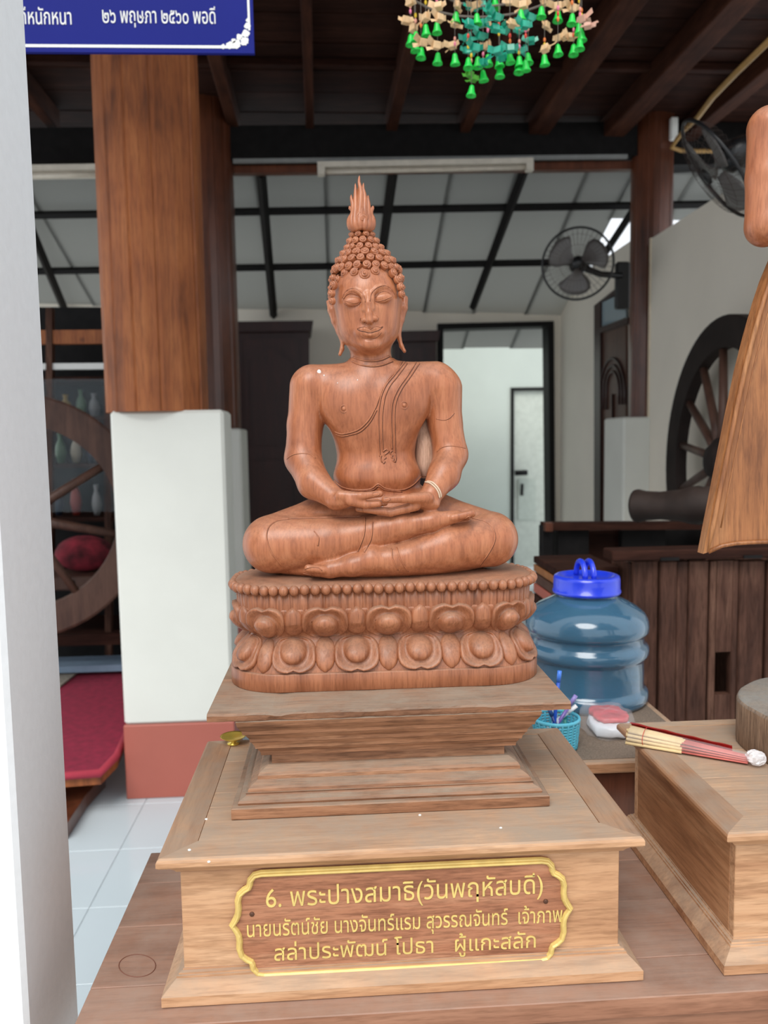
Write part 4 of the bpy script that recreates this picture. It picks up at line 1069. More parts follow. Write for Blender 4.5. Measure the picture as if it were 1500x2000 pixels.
for i, (lb, c, xa, ya_, xb, yb_) in enumerate(pens):
    yo = BKY-.012+.008*(i % 4); a = P(xa, ya_, yo); b_ = P(xb, yb_, yo); d = _n(b_-a); bot = a-d*((a[2]-bk.location.z-.006)/d[2])
    t = thing('pen', lb, 'pen', bot)
    part('barrel', MB().tube([bot, b_-d*.02], .0036, 10), plain('pen_colour', srgb(*c), .3), t)
    part('cap', MB().tube([b_-d*.022, b_], .0042, 10), plain('pen_cap', srgb(min(255, c[0]+30), min(255, c[1]+40), min(255, c[2]+30)), .25), t)
# plastic bag packet
bg_ = thing('plastic_bag', 'clear plastic bag of white and red packets on the side table', 'bag', P(1183, 1470, 1.52))
def lumpy(c, r, seed, flatb):
    V = []; Fc = []; n, m = 20, 12; g_ = np.random.default_rng(seed); ph = g_.random(6)*6
    for i in range(m+1):
        for k in range(n):
            a = 2*PI*k/n; b2 = PI*i/m-PI/2; ca, sa = math.cos(a), math.sin(a)
            e = 3.2; rr = (abs(ca)**e+abs(sa)**e)**(-1/e); w_ = 1+.05*math.sin(5*a+ph[0]+3*b2)+.04*math.sin(9*a+ph[1])
            zz_ = math.copysign(abs(math.sin(b2))**.5, b2); V.append((c[0]+r[0]*ca*rr*math.cos(b2)**.35*w_, c[1]+r[1]*sa*rr*math.cos(b2)**.35*w_, max(c[2]+r[2]*zz_*w_, flatb)))
    for i in range(m):
        for k in range(n): Fc.append((i*n+k, i*n+(k+1) % n, (i+1)*n+(k+1) % n, (i+1)*n+k))
    return MB().add(V, Fc, True)
bb = P(1186, 1450, 1.56); fl_ = TZ+.0015
part('white_packet', lumpy((bb[0]+.004, 1.56, fl_+.014), (.040, .05, .013), 1, fl_), plain('white_plastic', srgb(222, 226, 232), .25), bg_)
part('red_packet', lumpy((bb[0]+.008, 1.575, fl_+.032), (.036, .045, .006), 2, fl_), plain('red_print', srgb(196, 74, 82), .3, noise=.3, nscale=40), bg_)
part('outer_bag', lumpy((bb[0]-.001, 1.56, fl_+.023), (.050, .058, .026), 3, fl_), M_film, bg_)
# brass dish
br_c = P(456, 1436, 1.318)
bs = thing('brass_dish', 'small shiny brass dish at the back left of the display box', 'dish', (br_c[0], 1.316, BZ))
part('bowl', MB().lathe([(.010, 0), (.011, .002), (.005, .004), (.005, .007), (.016, .010), (.021, .0135), (.022, .0145), (.019, .013), (.004, .010), (0, .010)], bs.location, 28), plain('brass', srgb(226, 196, 90), .3, metal=.7, noise=.02), bs)
# ================================================================== the building
WX = 2.06                                             # plane of the right-hand wall
zB = lambda x, y, Yb: float(B(x, y, Yb)[2])
fl = struct('floor', MB().box(-4.2, 4.0, 1.0, 11.5, -.06, -.004), M_grout)
tx0 = float(PZ(255, 1620, 0)[0]); ty0 = 2.067; ts = .362
tile0 = None
for i in range(-6, 5):
    for j in range(-2, 8):
        x, y = tx0+i*ts, ty0+j*ts
        if x < -3.2 or x > 1.0: continue
        if tile0 is None:
            tile0 = part('tile', MB().box(.0015, ts-.0015, .0015, ts-.0015, -.004, 0, .0008), M_tile, fl); tile0.location = (x, y, 0)
        else:
            o = tile0.copy(); COL.objects.link(o); o.parent = fl; o.location = (x, y, random.uniform(-.0003, 0))
g_ = struct('floor_outside', MB().box(-9, 9, -9, .995, -.30, -.10), plain('pale_concrete', srgb(176, 172, 164), .9, noise=.08, nscale=2)) 

def bgslab(mb, poly, Yb, th):
    pts = [B(x, y, Yb) for x, y in poly]; return mb.slab(pts, (-KB*th, th, 0))
def bpart(name, poly, Yb, th, mat, parent): return part(name, bgslab(MB(), poly, Yb, th), mat, parent)
def pillar(name, label, c, r, z0, z1, mat, n=11, seed=1, plinth=None, band=None):
    g2 = np.random.default_rng(seed); t = thing(name, label, 'pillar', (c[0], c[1], 0))
    rad = 1+.05*(g2.random(n)-.5); ang = np.linspace(0, 2*PI, n+1)[:-1]+.3*(g2.random(n)-.5); V = []; Fc = []; m = 9; nn = n*4
    for i in range(m):
        z = z0+(z1-z0)*i/(m-1); jj = .012*np.sin(ang*3+i*.8+seed)
        co = [(c[0]+r*(rad[k]+jj[k])*math.cos(ang[k]), c[1]+r*(rad[k]+jj[k])*math.sin(ang[k])) for k in range(n)]
        for k in range(n):
            a, b_ = np.array(co[k]), np.array(co[(k+1) % n])
            for f in (0, .08, .5, .92):
                p = a+(b_-a)*f; d = p-np.array(c); d = d/np.linalg.norm(d)
                p = p+d*(r*(.030+.02*math.sin(k*2.3+i*.5)) if f == .5 else (0 if f else -r*.035)); V.append((p[0], p[1], z))
    for i in range(m-1):
        for k in range(nn): Fc.append((i*nn+k, i*nn+(k+1) % nn, (i+1)*nn+(k+1) % nn, (i+1)*nn+k))
    Fc += [tuple(range(nn))[::-1], tuple((m-1)*nn+k for k in range(nn))]
    sh = part('shaft', MB().add(V, Fc, False), mat, t)
    if plinth:
        x0, x1, y0, y1 = plinth
        part('white_plinth', MB().box(x0, x1, y0, y1, band or 0, z0+.003, .012), M_white, t)
        if band: part('red_painted_foot', MB().box(x0-.003, x1+.003, y0-.003, y1+.003, 0, band, .004), M_redband, t)
    return t
zpl = float(P(320, 803, 3.2)[2])
pillar('wooden_pillar', 'thick rough-hewn wooden pillar on a tall white plinth with red-brown foot', (float(P(306, 700, 3.36)[0]), 3.36), .209, zpl, 3.75, M_pil, 11, 3,
       (float(P(214, 812, 3.2)[0]), float(P(436, 812, 3.2)[0]), 3.2, 3.44), float(P(330, 1414, 3.2)[2]))
zp2 = float(P(455, 838, 5.0)[2])
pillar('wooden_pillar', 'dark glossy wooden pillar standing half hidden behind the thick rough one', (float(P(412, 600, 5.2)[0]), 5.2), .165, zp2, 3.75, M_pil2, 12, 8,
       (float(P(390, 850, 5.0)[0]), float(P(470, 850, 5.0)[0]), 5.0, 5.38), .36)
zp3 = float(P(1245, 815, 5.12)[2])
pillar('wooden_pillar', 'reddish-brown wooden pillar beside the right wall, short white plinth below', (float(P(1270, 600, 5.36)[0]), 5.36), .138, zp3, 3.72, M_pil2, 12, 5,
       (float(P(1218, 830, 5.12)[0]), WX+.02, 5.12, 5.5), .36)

# beam, ceiling, joists
bm_t = thing('main_beam', 'black painted cross beam under the ceiling joists', 'beam', B(640, 275, 5.2))
bpart('timber', [(-200, 318), (1245, 303), (1245, 237), (-200, 252)], 5.2, .18, M_beam, bm_t)
bpart('timber', [(1290, 322), (1800, 316), (1800, 236), (1290, 240)], 5.25, .18, M_beam, bm_t)
bpart('metal_flashing', [(455, 318), (1226, 309), (1226, 301), (455, 310)], 5.19, .02, plain('grey_zinc', srgb(150, 152, 150), .4, metal=.4), bm_t)
bpart('lower_rail', [(60, 342), (1245, 330), (1245, 314), (60, 328)], 5.26, .06, M_pil2, bm_t)
zj = zB(640, 246, 5.15)
ce = struct('ceiling', MB().slab([(-4.2, 2.0, zj+.30), (4.0, 2.0, zj+.30), (4.0, 5.6, zj+.30), (-4.2, 5.6, zj+.30)], (0, 0, .05)), M_darkX)
jd = ray(622, 800); jd = jd/jd[1]
jl = [(-60, 1.0), (92, 1.0), (455, 1.0), (605, .75), (765, 1.0), (908, .9), (1052, 1.9), (1200, 2.0), (1350, 1.5), (1500, 1.3)]
for x, wm in jl:
    a = B(x, 244, 5.2); L = 5.30-2.05; hw = .035*wm
    s_ = a+np.array([jd[0], 1, 0])*.15; e_ = a-np.array([jd[0], 1, 0])*(L-.15)
    s_[2] = zj; e_[2] = zj; Cn = []
    for sx in (-1, 1):
        for p in (e_, s_):
            for dz in (0, .13): Cn.append((p[0]+sx*hw, p[1], p[2]+dz))
    C8 = [Cn[0], Cn[1], Cn[2], Cn[3], Cn[4], Cn[5], Cn[6], Cn[7]]
    part('joist', MB().cham(C8, .006), M_darkY, ce)
for i in range(12):
    y0_ = 2.05+i*.295
    part('plank', MB().box(-4.1, 3.9, y0_, y0_+.29-.006, zj+.132+random.uniform(0, .008), zj+.160, .003), M_darkX, ce)
for y_ in (4.55, 3.35): part('batten', MB().box(-4.1, 3.9, y_, y_+.05, zj+.09, zj+.1315, .004), M_darkX, ce)

# metal lean-to roof behind
slope_ = -.383
def RP(x, y, up=0.0):
    r = ray(x, y); # plane z = zr0 + slope*(Y-5.5)
    zr0 = zB(640, 333, 5.4)
    t = (zr0+slope_*(0-5.4)-1.45)/(r[2]-slope_*r[1]); p = CAM+r*t; return p+np.array([0, 0, up])
rf = thing('lean_to_roof', 'grey sheet roof on a black steel frame behind the main beam', 'roof', RP(640, 450))
m_sheet, nt_, b_s = mk('translucent_grey_sheet'); b_s.inputs['Base Color'].default_value = srgb(166, 168, 166); b_s.inputs['Roughness'].default_value = .6
tr_ = N(nt_, 'ShaderNodeBsdfTranslucent'); tr_.inputs[0].default_value = srgb(170, 170, 166); mx_ = N(nt_, 'ShaderNodeMixShader'); mx_.inputs[0].default_value = .7
nt_.links.new(b_s.outputs[0], mx_.inputs[1]); nt_.links.new(tr_.outputs[0], mx_.inputs[2]); nt_.links.new(mx_.outputs[0], nt_.nodes['Material Output'].inputs[0])
ends = {}
zr_a = RP(640, 333)
def roofpt(X, Y): return np.array([X, Y, zr_a[2]+slope_*(Y-zr_a[1])])
xj = [-4.3]+[roofpt(0, 0)[0]+float(RP(x, 340)[0]) for x in (-140, 30, 250, 380, 500, 640, 765, 890, 1020, 1160, 1290)]+[3.9]
dX = float(RP(640, 560)[0]-RP(640, 340)[0])*0
Xe = float(RP(1222, 395)[0])
xj = [x for x in xj if x < Xe-.1]+[Xe, Xe+.45, Xe+.9, 3.9]
for i_, (a, b_) in enumerate(zip(xj[:-1], xj[1:])):
    up_ = np.array([0, 0, .075+.012*(i_ % 2)]); ye = 7.9 if b_ <= Xe+.001 else 6.0
    part('roof_sheet', MB().slab([roofpt(a-.03, 5.45)+up_, roofpt(b_, 5.45)+up_, roofpt(b_, ye)+up_, roofpt(a-.03, ye)+up_], (0, 0, .006)), m_sheet, rf)
for ya, yb_ in ((426, 407), (535, 515)):
    a, b_ = RP(60, ya, .02), RP(1230, yb_, .02); d = (b_-a)/(b_[0]-a[0]); a = a+d*(-4-a[0]); b_ = b_+d*(3.8-b_[0])
    part('purlin', MB().tube([a, b_], .028, 4, smooth=False), M_steel, rf)
for (xa, ya, xb, yb_) in ((510, 340, 531, 578), (768, 335, 735, 577), (1024, 333, 938, 562), (20, 350, 118, 585), (1290, 330, 1165, 520), (250, 340, 330, 585)):
    a, b_ = RP(xa, ya, .0), RP(xb, yb_, .0); b_ = b_+(b_-a)*.22
    part('rafter', MB().tube([a, b_], .034, 4, smooth=False), M_steel, rf)
# fluorescent tubes
M_fl = plain('white_lamp_housing', srgb(214, 206, 192), .4); M_tube = plain('unlit_tube', srgb(196, 186, 170), .25)
def tube_light(label, x0, y0, x1, y1, Yb, hpx=24):
    a, b_ = B(x0, y0, Yb), B(x1, y1, Yb); t = thing('tube_light', label, 'lamp', (a+b_)/2, 'unlit tube lamps below the black beam')
    h = hpx*Yb/F
    part('housing', MB().slab([a+[0, 0, 0], b_+[0, 0, 0], b_+[0, 0, h*.42], a+[0, 0, h*.42]], (0, 5.185-Yb, 0)), M_fl, t)
    part('tube', MB().tube([a+[.05, .02, -h*.28], b_+[-.05, .02, -h*.28]], h*.2, 12), M_tube, t)
    for p, s in ((a, 1), (b_, -1)): part('lamp_holder', MB().slab([p+[0, -.005, -h*.58], p+[s*.045, -.005, -h*.58], p+[s*.045, -.005, h*.1], p+[0, -.005, h*.1]][::s], (0, .05, 0)), M_fl, t)
    return t
tube_light('unlit white tube lamp above the seated statue\'s flame tip', 620, 326, 1042, 318, 5.10)
tube_light('unlit white tube lamp left of the thick pillar', 30, 333, 250, 330, 5.02)

# back wall with doorway
YW = 7.2
wt_ = [(40, 590), (1095, 562)]
def wl(poly, Yb, th=.12): return bgslab(MB(), poly, Yb, th)
mb = MB()
bgslab(mb, [(-600, 1260), (860, 1260), (860, 566), (-600, 602)], YW, .12)
bgslab(mb, [(860, 636), (1078, 631), (1078, 561), (860, 566)], YW, .12)
bgslab(mb, [(1078, 1260), (1095, 1260), (1095, 561), (1078, 561)], YW, .12)
struct('wall_back', mb, M_wallw)
wcor = B(1094, 800, YW); WXc = float(wcor[0]); zwt = zB(1090, 563, YW)
# side wall behind the pillar, side wall in front with the sloping perspective
def xw(X0_, X1_, y0_, y1_, z0_, z1_): return MB().box(X0_, X1_, y0_, y1_, z0_, z1_)
struct('wall_right_rear', xw(WXc, WXc+.12, 5.52, float(wcor[1])+.12, 0, zwt), M_wallw)
zwr = float(PX(1400, 384, WX)[2])
struct('wall_right', xw(WX, WX+.11, 2.3, 5.13, 0, zwr), M_wallw)
struct('trim_1', xw(WX-.006, WX+.116, 5.131, 5.15, zp3, zwr+.004), plain('cream_edge', srgb(222, 206, 180), .7))
# doorway frame and the room behind
dr = tag(part('door_1', bgslab(MB(), [(855, 1240), (866, 1240), (866, 643), (855, 632)], YW-.03, .18), M_steel), kind='structure')
part('door_head', bgslab(MB(), [(855, 632), (866, 643), (1071, 637), (1082, 627)], YW-.03, .18), M_steel, dr)
part('door_jamb', bgslab(MB(), [(1071, 637), (1082, 627), (1086, 1240), (1077, 1240)], YW-.03, .18), M_steel, dr)
struct('wall_room_behind', bgslab(bgslab(bgslab(MB(), [(700, 1250), (998, 1250), (998, 664), (700, 672)], 8.7, .1), [(998, 757), (1300, 755), (1300, 658), (998, 664)], 8.7, .1), [(1072, 1250), (1300, 1250), (1300, 755), (1072, 755)], 8.7, .1), M_wallg)
d2 = tag(part('door_2', bgslab(MB(), [(1004, 1215), (1070, 1215), (1070, 763), (1004, 763)], 8.72, .04), plain('pale_grey_door', srgb(190, 196, 186), .6)), kind='structure')
part('door_frame', bgslab(bgslab(MB(), [(998, 1230), (1004, 1230), (1004, 757), (998, 757)], 8.68, .1), [(1004, 763), (1075, 762), (1075, 756), (1004, 757)], 8.68, .1), M_steel, d2)
part('door_handle', MB().tube([B(1006, 924, 8.66), B(1030, 923, 8.64)], .03, 8).tube([B(1020, 945, 8.66), B(1019, 968, 8.66)], .018, 8), M_steel, d2)
part('door_panel_line', bgslab(MB(), [(1012, 1015), (1046, 1015), (1046, 936), (1012, 936)], 8.705, .01), plain('pale_grey_panel', srgb(180, 188, 178), .6), d2)
struct('trim_2', bgslab(MB(), [(700, 1250), (1300, 1250), (1300, 1215), (700, 1215)], 8.69, .02), M_redband)
struct('wall_room_side', MB().box(-.2, -.1, 7.4, 8.9, 0, 2.9), M_wallg)

# cabinets against the back wall
def cabinet(name, label, poly, Yb, th, arch=True, cat='cabinet'):
    t = thing(name, label, cat, B(sum(p[0] for p in poly)/4, 1190, Yb)*[1, 1, 0]); (xa, yb_), (xb, _), (_, yt), _ = poly
    bpart('body', poly, Yb, th, M_maroon, t)
    bpart('cornice', [(xa-5, yt+22), (xb+5, yt+20), (xb+8, yt), (xa-8, yt+2)], Yb-.06, th+.08, M_maroon, t)
    w_ = (xb-xa)
    n_ = 1 if w_ < 100 else 1
    px0, px1 = xa+14, xb-34
    d = bpart('door', [(px0, yb_-8), (px1+14, yb_-8), (px1+14, yt+34), (px0, yt+36)], Yb-.03, .03, M_maroon, t)
    arc = [(px0+12+(px1-px0-12)*u, yt+78-22*math.sin(PI*min(1, max(0, (u-.12)/.76)))) for u in np.linspace(0, 1, 12)]
    part('raised_panel', bgslab(MB(), [(px0+12, 870), (px1, 870)]+arc[::-1], Yb-.05, .02), M_maroon, d)
    part('raised_panel', bgslab(MB(), [(px0+12, yb_-30), (px1, yb_-30), (px1, 900), (px0+12, 900)], Yb-.05, .02), M_maroon, d)
    return t
cabinet('wardrobe', 'dark maroon wooden wardrobe with arched door panel, left of the statue', [(462, 1180), (604, 1180), (604, 626), (462, 630)], 6.75, .4, cat='wardrobe')
cabinet('cabinet', 'dark maroon cabinet directly left of the open doorway', [(770, 1180), (852, 1180), (852, 645), (770, 648)], 6.95, .2)
# carved door in the rear side wall with transom light
Xd = WXc-.02
def sslab(poly, X, th): return MB().slab([PX(x, y, X) for x, y in poly], (th, 0, 0))
d3 = tag(part('door_3', sslab([(1172, 1100), (1222, 1110), (1222, 630), (1172, 648)], Xd, .03), M_door), kind='structure')
part('door_frame', sslab([(1160, 1100), (1172, 1100), (1172, 590), (1160, 597)], Xd-.02, .05), M_maroon, d3)
part('door_frame', sslab([(1160, 597), (1172, 590), (1226, 562), (1226, 545)], Xd-.02, .05), M_maroon, d3)
part('door_frame', sslab([(1172, 650), (1226, 632), (1226, 620), (1172, 640)], Xd-.02, .05), M_maroon, d3)
m_sky, nts, bsky = mk('transom_glass'); bsky.inputs['Base Color'].default_value = srgb(160, 180, 190); bsky.inputs['Roughness'].default_value = .1; bsky.inputs['Transmission Weight'].default_value = .3
part('transom_pane', sslab([(1173, 639), (1222, 620), (1222, 570), (1173, 592)], Xd-.005, .01), m_sky, d3)
for k, (rx, ry) in enumerate(((24, 78), (18, 58), (12, 40))):
    pts = [PX(1197+rx*math.cos(a), 770-ry*math.sin(a)*.9-(k*4), Xd-.006) for a in np.linspace(0, PI, 14)]
    part('carved_arch', MB().tube([PX(1197+rx, 790, Xd-.006)]+pts+[PX(1197-rx, 800, Xd-.006)], .010, 6), M_maroon, d3)
part('carved_rail', MB().tube([PX(1197, 770, Xd-.006), PX(1197, 1000, Xd-.006)], .012, 6), M_maroon, d3)

# ================================================================== fans
def fan(name, label, c, R, nrm, armto, bracket):
    t = thing(name, label, 'fan', c); c = np.array(c); nn = _n(nrm); u = _n(np.cross(nn, [0, 0, 1])); v = np.cross(u, nn)
    g = bpy.data.objects  # noqa
    mk_ring = lambda r, off, rad: MB().tube([c+nn*off+(u*math.cos(a)+v*math.sin(a))*r for a in np.linspace(0, 2*PI, 49)[:-1]], rad, 6, closed=True)
    gd = part('guard_rim', mk_ring(R, 0, R*.035), M_black, t)
    mb = MB()
    for k in range(40):
        a = 2*PI*k/40; d = u*math.cos(a)+v*math.sin(a)
        mb.tube([c+d*R, c+nn*R*.16+d*R*.8, c+nn*R*.24+d*R*.45, c+nn*R*.26+d*R*.15], R*.0035, 4)
        mb.tube([c+d*R, c-nn*R*.20+d*R*.8, c-nn*R*.3+d*R*.2], R*.0035, 4)
    for r in (.5, .8): mb.tube([c+nn*R*(.24 if r < .6 else .16)+(u*math.cos(a)+v*math.sin(a))*R*r for a in np.linspace(0, 2*PI, 41)[:-1]], R*.004, 4, closed=True)
    part('guard_wires', mb, M_brown, gd)['kind'] = 'stuff'
    part('hub_cap', MB().lathe([(R*.02, .0), (R*.13, -R*.02), (R*.15, -R*.05), (R*.15, -R*.08)], c+nn*R*.27, 20, -nn*-1), M_black, t)
    part('motor', MB().lathe([(R*.12, 0), (R*.24, -R*.08), (R*.26, -R*.35), (R*.2, -R*.55), (R*.05, -R*.6)], c-nn*R*.1, 20, nn), M_black, t)
    for k in range(3):
        a0 = 2*PI*k/3+.5; V = []; Fc = []
        for i, r in enumerate(np.linspace(.12, .88, 8)):
            hw = .30+.80*math.sin(PI*min(1, (r-.05)*.62+.12))**1.3
            for j in range(7):
                f = -1+j/3; a = a0+f*hw*.62+(.25*(r-.2))
                V.append(c+(u*math.cos(a)+v*math.sin(a))*R*r*(1-.10*abs(f)**3*(r > .7))+nn*(R*.07*f))
        for i in range(7):
            for j in range(6): Fc.append((i*7+j, i*7+j+1, (i+1)*7+j+1, (i+1)*7+j))
        bl_ = part('blade', MB().add(V, Fc, True), plain('smoky_blade', srgb(96, 92, 90), .3), t, fix=False)
        sm_ = bl_.modifiers.new('solid', 'SOLIDIFY'); sm_.thickness = R*.015
    part('arm', MB().tube([c-nn*R*.45, (c-nn*R*.45+np.array(armto))/2-[0, 0, R*.1], armto], [R*.11, R*.09, R*.09], 10), M_black, t)
    x, y, z = bracket; part('wall_bracket', MB().box(x-.045, x+.045, y-.03, y+.02, z-.17, z+.13, .01), M_black, t)
    return t
fc = P(1128, 515, 4.95); fb = P(1214, 545, 5.15)
fan('wall_fan', 'black wall fan on the reddish pillar, facing the camera', fc, .215, (-.35, -1, -.1), fb+[0, 0, .02], (fb[0]+.01, 5.17, fb[2]-.02))
fc2 = P(1400, 330, 3.2)
fan('wall_fan', 'black wall fan tilted edge-on near the top right, behind the standing statue arm', fc2, .225, (-.78, .25, -.58), (WX-.01, 3.35, float(fc2[2])+.08), (WX-.03, 3.36, float(fc2[2])+.06))

# yellow cable and switch
cb = [P(1560, 20, 3.2), P(1500, 82, 3.3), P(1440, 140, 3.6), P(1392, 190, 4.0), P(1362, 230, 4.5), P(1335, 255, 4.9), P(1322, 272, 5.1), P(1312, 288, 5.15), P(1330, 294, 5.15), P(1420, 296, 5.15), P(1500, 298, 5.15)]
cbt = thing('electric_cable', 'yellowish cable running diagonally down to the reddish pillar top', 'cable', cb[5])
part('cord', MB().tube([Vector(p) for p in cb], .014, 8), plain('ochre_cable', srgb(160, 124, 70), .6), cbt)
jb = P(1315, 252, 5.18); jt = thing('junction_box', 'small white plastic junction box on the reddish pillar', 'box', jb)
part('cover', MB().box(jb[0]-.02, jb[0]+.025, 5.16, 5.2, jb[2]-.07, jb[2]+.07, .006), M_signw, jt)

# ================================================================== wheel on the right wall
def wheel(name, label, c, R, nrm, nspk, mat, w_=.10, up=(0, 0, 1), cat='wheel'):
    t = thing(name, label, cat, (c[0], c[1], c[2]-R)); c = np.array(c); nn = _n(nrm); u = _n(np.cross(nn, up)); v = np.cross(u, nn)
    n = 64; V = []; Fc = []; pr = [(R-w_, -.03), (R-.012, -.035), (R, -.03), (R, .03), (R-.012, .035), (R-w_, .03)]
    for r, o in pr:
        for k in range(n): a = 2*PI*k/n; V.append(c+nn*o+(u*math.cos(a)+v*math.sin(a))*r)
    for i in range(6):
        for k in range(n): j = (i+1) % 6; Fc.append((i*n+k, i*n+(k+1) % n, j*n+(k+1) % n, j*n+k))
    part('rim', MB().add(V, Fc, False), mat, t)
    for k in range(nspk):
        a = 2*PI*(k+.3)/nspk; d = u*math.cos(a)+v*math.sin(a)
        part('spoke', MB().tube([c+d*R*.1, c+d*R*.3, c+d*R*.8, c+d*(R-w_+.01)], [.03, .024, .020, .028], 8), M_door if mat is not M_pil2 else mat, t)
    part('hub', MB().lathe([(.03, -.16), (.07, -.15), (.085, -.06), (.11, -.03), (.11, .03), (.085, .05), (.07, .07), (.03, .07)], c, 24, nn*-1 if False else nn), mat, t)
    return t
wc = PX(1412, 900, WX-.19); 
wheel('cart_wheel', 'large dark spoked cart wheel leaning on the right wall', wc, .69, (-1, .06, .02), 14, M_wheel, .15)
# dark barrel pointing left
ba, bb_ = P(1243, 988, 3.05), P(1440, 986, 2.75)
dm = thing('long_drum', 'dark turned wooden drum lying on the rack, its flared mouth pointing left', 'drum', (ba+bb_)/2)
dvec = Vector(bb_-ba); Ld = dvec.length
part('drum_body', MB().lathe([(.034, .03), (.054, .02), (.064, 0), (.066, .01), (.058, .04), (.054, .10), (.060, .18), (.070, .22), (.073, .25), (.068, .27), (.074, Ld*.95), (.06, Ld)], ba, 28, dvec), M_drum, dm)
# dark rack under it
rk = thing('rack', 'dark wooden rack with rails behind the plank crate', 'rack', (P(1240, 1100, 3.3)[0], 3.3, 0))
for (x0, y0_, x1, y1_, Yb, th) in ((1066, 1036, 1420, 1022, 3.3, .08), (1090, 1200, 1150, 1036, 3.34, .06), (1150, 1200, 1215, 1037, 3.42, .05), (1215, 1200, 1300, 1036, 3.38, .05), (1300, 1200, 1400, 1036, 3.45, .05)):
    bpart('rail' if y1_ == 1022 else 'board', [(x0, y0_), (x1, y0_-2), (x1, y1_-2), (x0, y1_)], Yb, th, M_beam if x0 not in (1150, 1066) else M_darkX, rk)
bpart('rail_end', [(1066, 1038), (1080, 1038), (1080, 1021), (1066, 1021)], 3.27, .03, M_pil2, rk)
a0 = P(1066, 1130, 3.3)
part('side_post', MB().box(a0[0], a0[0]+.05, 3.36, 3.42, 0, float(P(1066, 1030, 3.3)[2]), .004), M_beam, rk)
a1 = P(1400, 1130, 3.3); part('side_post', MB().box(a1[0], a1[0]+.05, 3.36, 3.42, 0, float(P(1400, 1030, 3.3)[2]), .004), M_beam, rk)
# crate of upright planks
YC = 2.5
cr = thing('plank_crate', 'crate of rough dark upright planks with a slot, right of the water bottle', 'crate', (P(1370, 1400, YC)[0], YC+.2, 0))
px_ = [1238, 1287, 1320, 1344, 1385, 1442, 1494, 1560, 1620]
for i, (a, b_) in enumerate(zip(px_[:-1], px_[1:])):
    xa, xb = P(a, 1250, YC)[0]+.0015, P(b_, 1250, YC)[0]-.0015; zt3 = P(a, 1096, YC)[2]; yo = YC+random.uniform(-.008, .008)
    if i == 4:
        h0, h1 = P(1410, 1357, YC)[2], P(1410, 1274, YC)[2]; hx0, hx1 = P(1398, 1300, YC)[0], P(1428, 1300, YC)[0]
        mb = MB().box(xa, hx0, yo, yo+.03, .0, zt3, .003).box(hx1, xb, yo, yo+.03, 0, zt3, .003).box(hx0, hx1, yo, yo+.03, 0, h0).box(hx0, hx1, yo, yo+.03, h1, zt3)
        part('plank', mb, M_darkZ, cr)
    else: part('plank', MB().box(xa, xb, yo, yo+.03, 0, zt3, .004), M_darkZ, cr)
xl, xr = P(1238, 1250, YC)[0], P(1620, 1250, YC)[0]
part('side_board', MB().box(xl, xl+.03, YC+.045, YC+.20, 0, zt3, .003), M_darkZ, cr)
part('back_board', MB().box(xl, xr, YC+.205, YC+.225, 0, zt3, .003), M_darkZ, cr)
lz0, lz1 = P(1300, 1093, YC-.02)[2], P(1300, 1073, YC-.02)[2]
part('top_ledge', MB().box(P(1196, 1080, YC-.03)[0], xr+.05, YC-.035, YC+.06, lz0, lz1, .004), M_darkX, cr)
for xx_ in (1290, 1452): part('ledge_slot', MB().box(P(xx_, 1090, YC-.035)[0], P(xx_+36, 1090, YC-.035)[0], YC-.038, YC-.02, lz0-.001, lz0+.010), M_beam, cr)
# small shelf boards seen between bottle and crate
sh_ = thing('book_stack', 'low dark stack of folders behind the water bottle', 'stack', (P(1190, 1200, 2.6)[0], 2.7, TZ-.2))
for i, (ya, yb_) in enumerate(((1122, 1108), (1140, 1125), (1162, 1143), (1185, 1165), (1210, 1188), (1240, 1213), (1280, 1243))):
    part('folder', MB().box(P(1085, 1200, 2.6)[0], P(1208, 1200, 2.6)[0]-.004*(i % 3), 2.6+.01*(i % 2), 2.9, P(1190, ya, 2.6)[2], P(1190, yb_, 2.6)[2], .002), [M_darkX, M_robe, M_door, M_redband, M_darkX, M_door, M_darkX][i], sh_)
part('shelf_support', MB().box(P(1095, 1200, 2.6)[0], P(1205, 1200, 2.6)[0], 2.62, 2.88, 0, P(1190, 1281, 2.6)[2]), M_maroon, sh_)

# ================================================================== left interior
YL = 4.6
cab = thing('display_cabinet', 'dark wooden cabinet with glass shelves behind the cart wheel at left', 'cabinet', (P(150, 1000, YL)[0], YL+.2, 0))
lp = lambda x, y, Yv=YL: P(x, y, Yv)
def fslab(name, poly, Yv, th, mat, par): return part(name, MB().slab([P(x, y, Yv) for x, y in poly], (0, th, 0)), mat, par)
fslab('back', [(40, 1300), (330, 1300), (330, 600), (40, 600)], YL+.42, .02, M_beam, cab)
fslab('top_rail', [(40, 672), (330, 670), (330, 643), (40, 645)], YL, .05, M_pil, cab)
fslab('rail', [(40, 722), (330, 720), (330, 708), (40, 710)], YL, .05, M_signw, cab)
for y in (735, 812, 905, 1010, 1100, 1145, 1230): fslab('shelf', [(40, y+9), (330, y+8), (330, y), (40, y+1)], YL, .4, M_darkX if y != 1145 else M_door, cab)
for x in (100, 214, 320): fslab('upright', [(x-9, 1290), (x+3, 1290), (x+1, 600), (x-11, 600)], YL-.01, .05, M_darkZ, cab)
g2 = fslab('glass_door', [(40, 1000), (330, 1000), (330, 740), (40, 740)], YL-.012, .004, film('cabinet_glass', (.3, .35, .38, 1), .05, .10), cab)
rr2 = np.random.default_rng(4)
cols = [((150, 150, 150), 'grey'), ((90, 120, 90), 'green'), ((150, 60, 50), 'red'), ((180, 170, 150), 'cream'), ((50, 60, 80), 'dark blue'), ((160, 130, 60), 'ochre')]
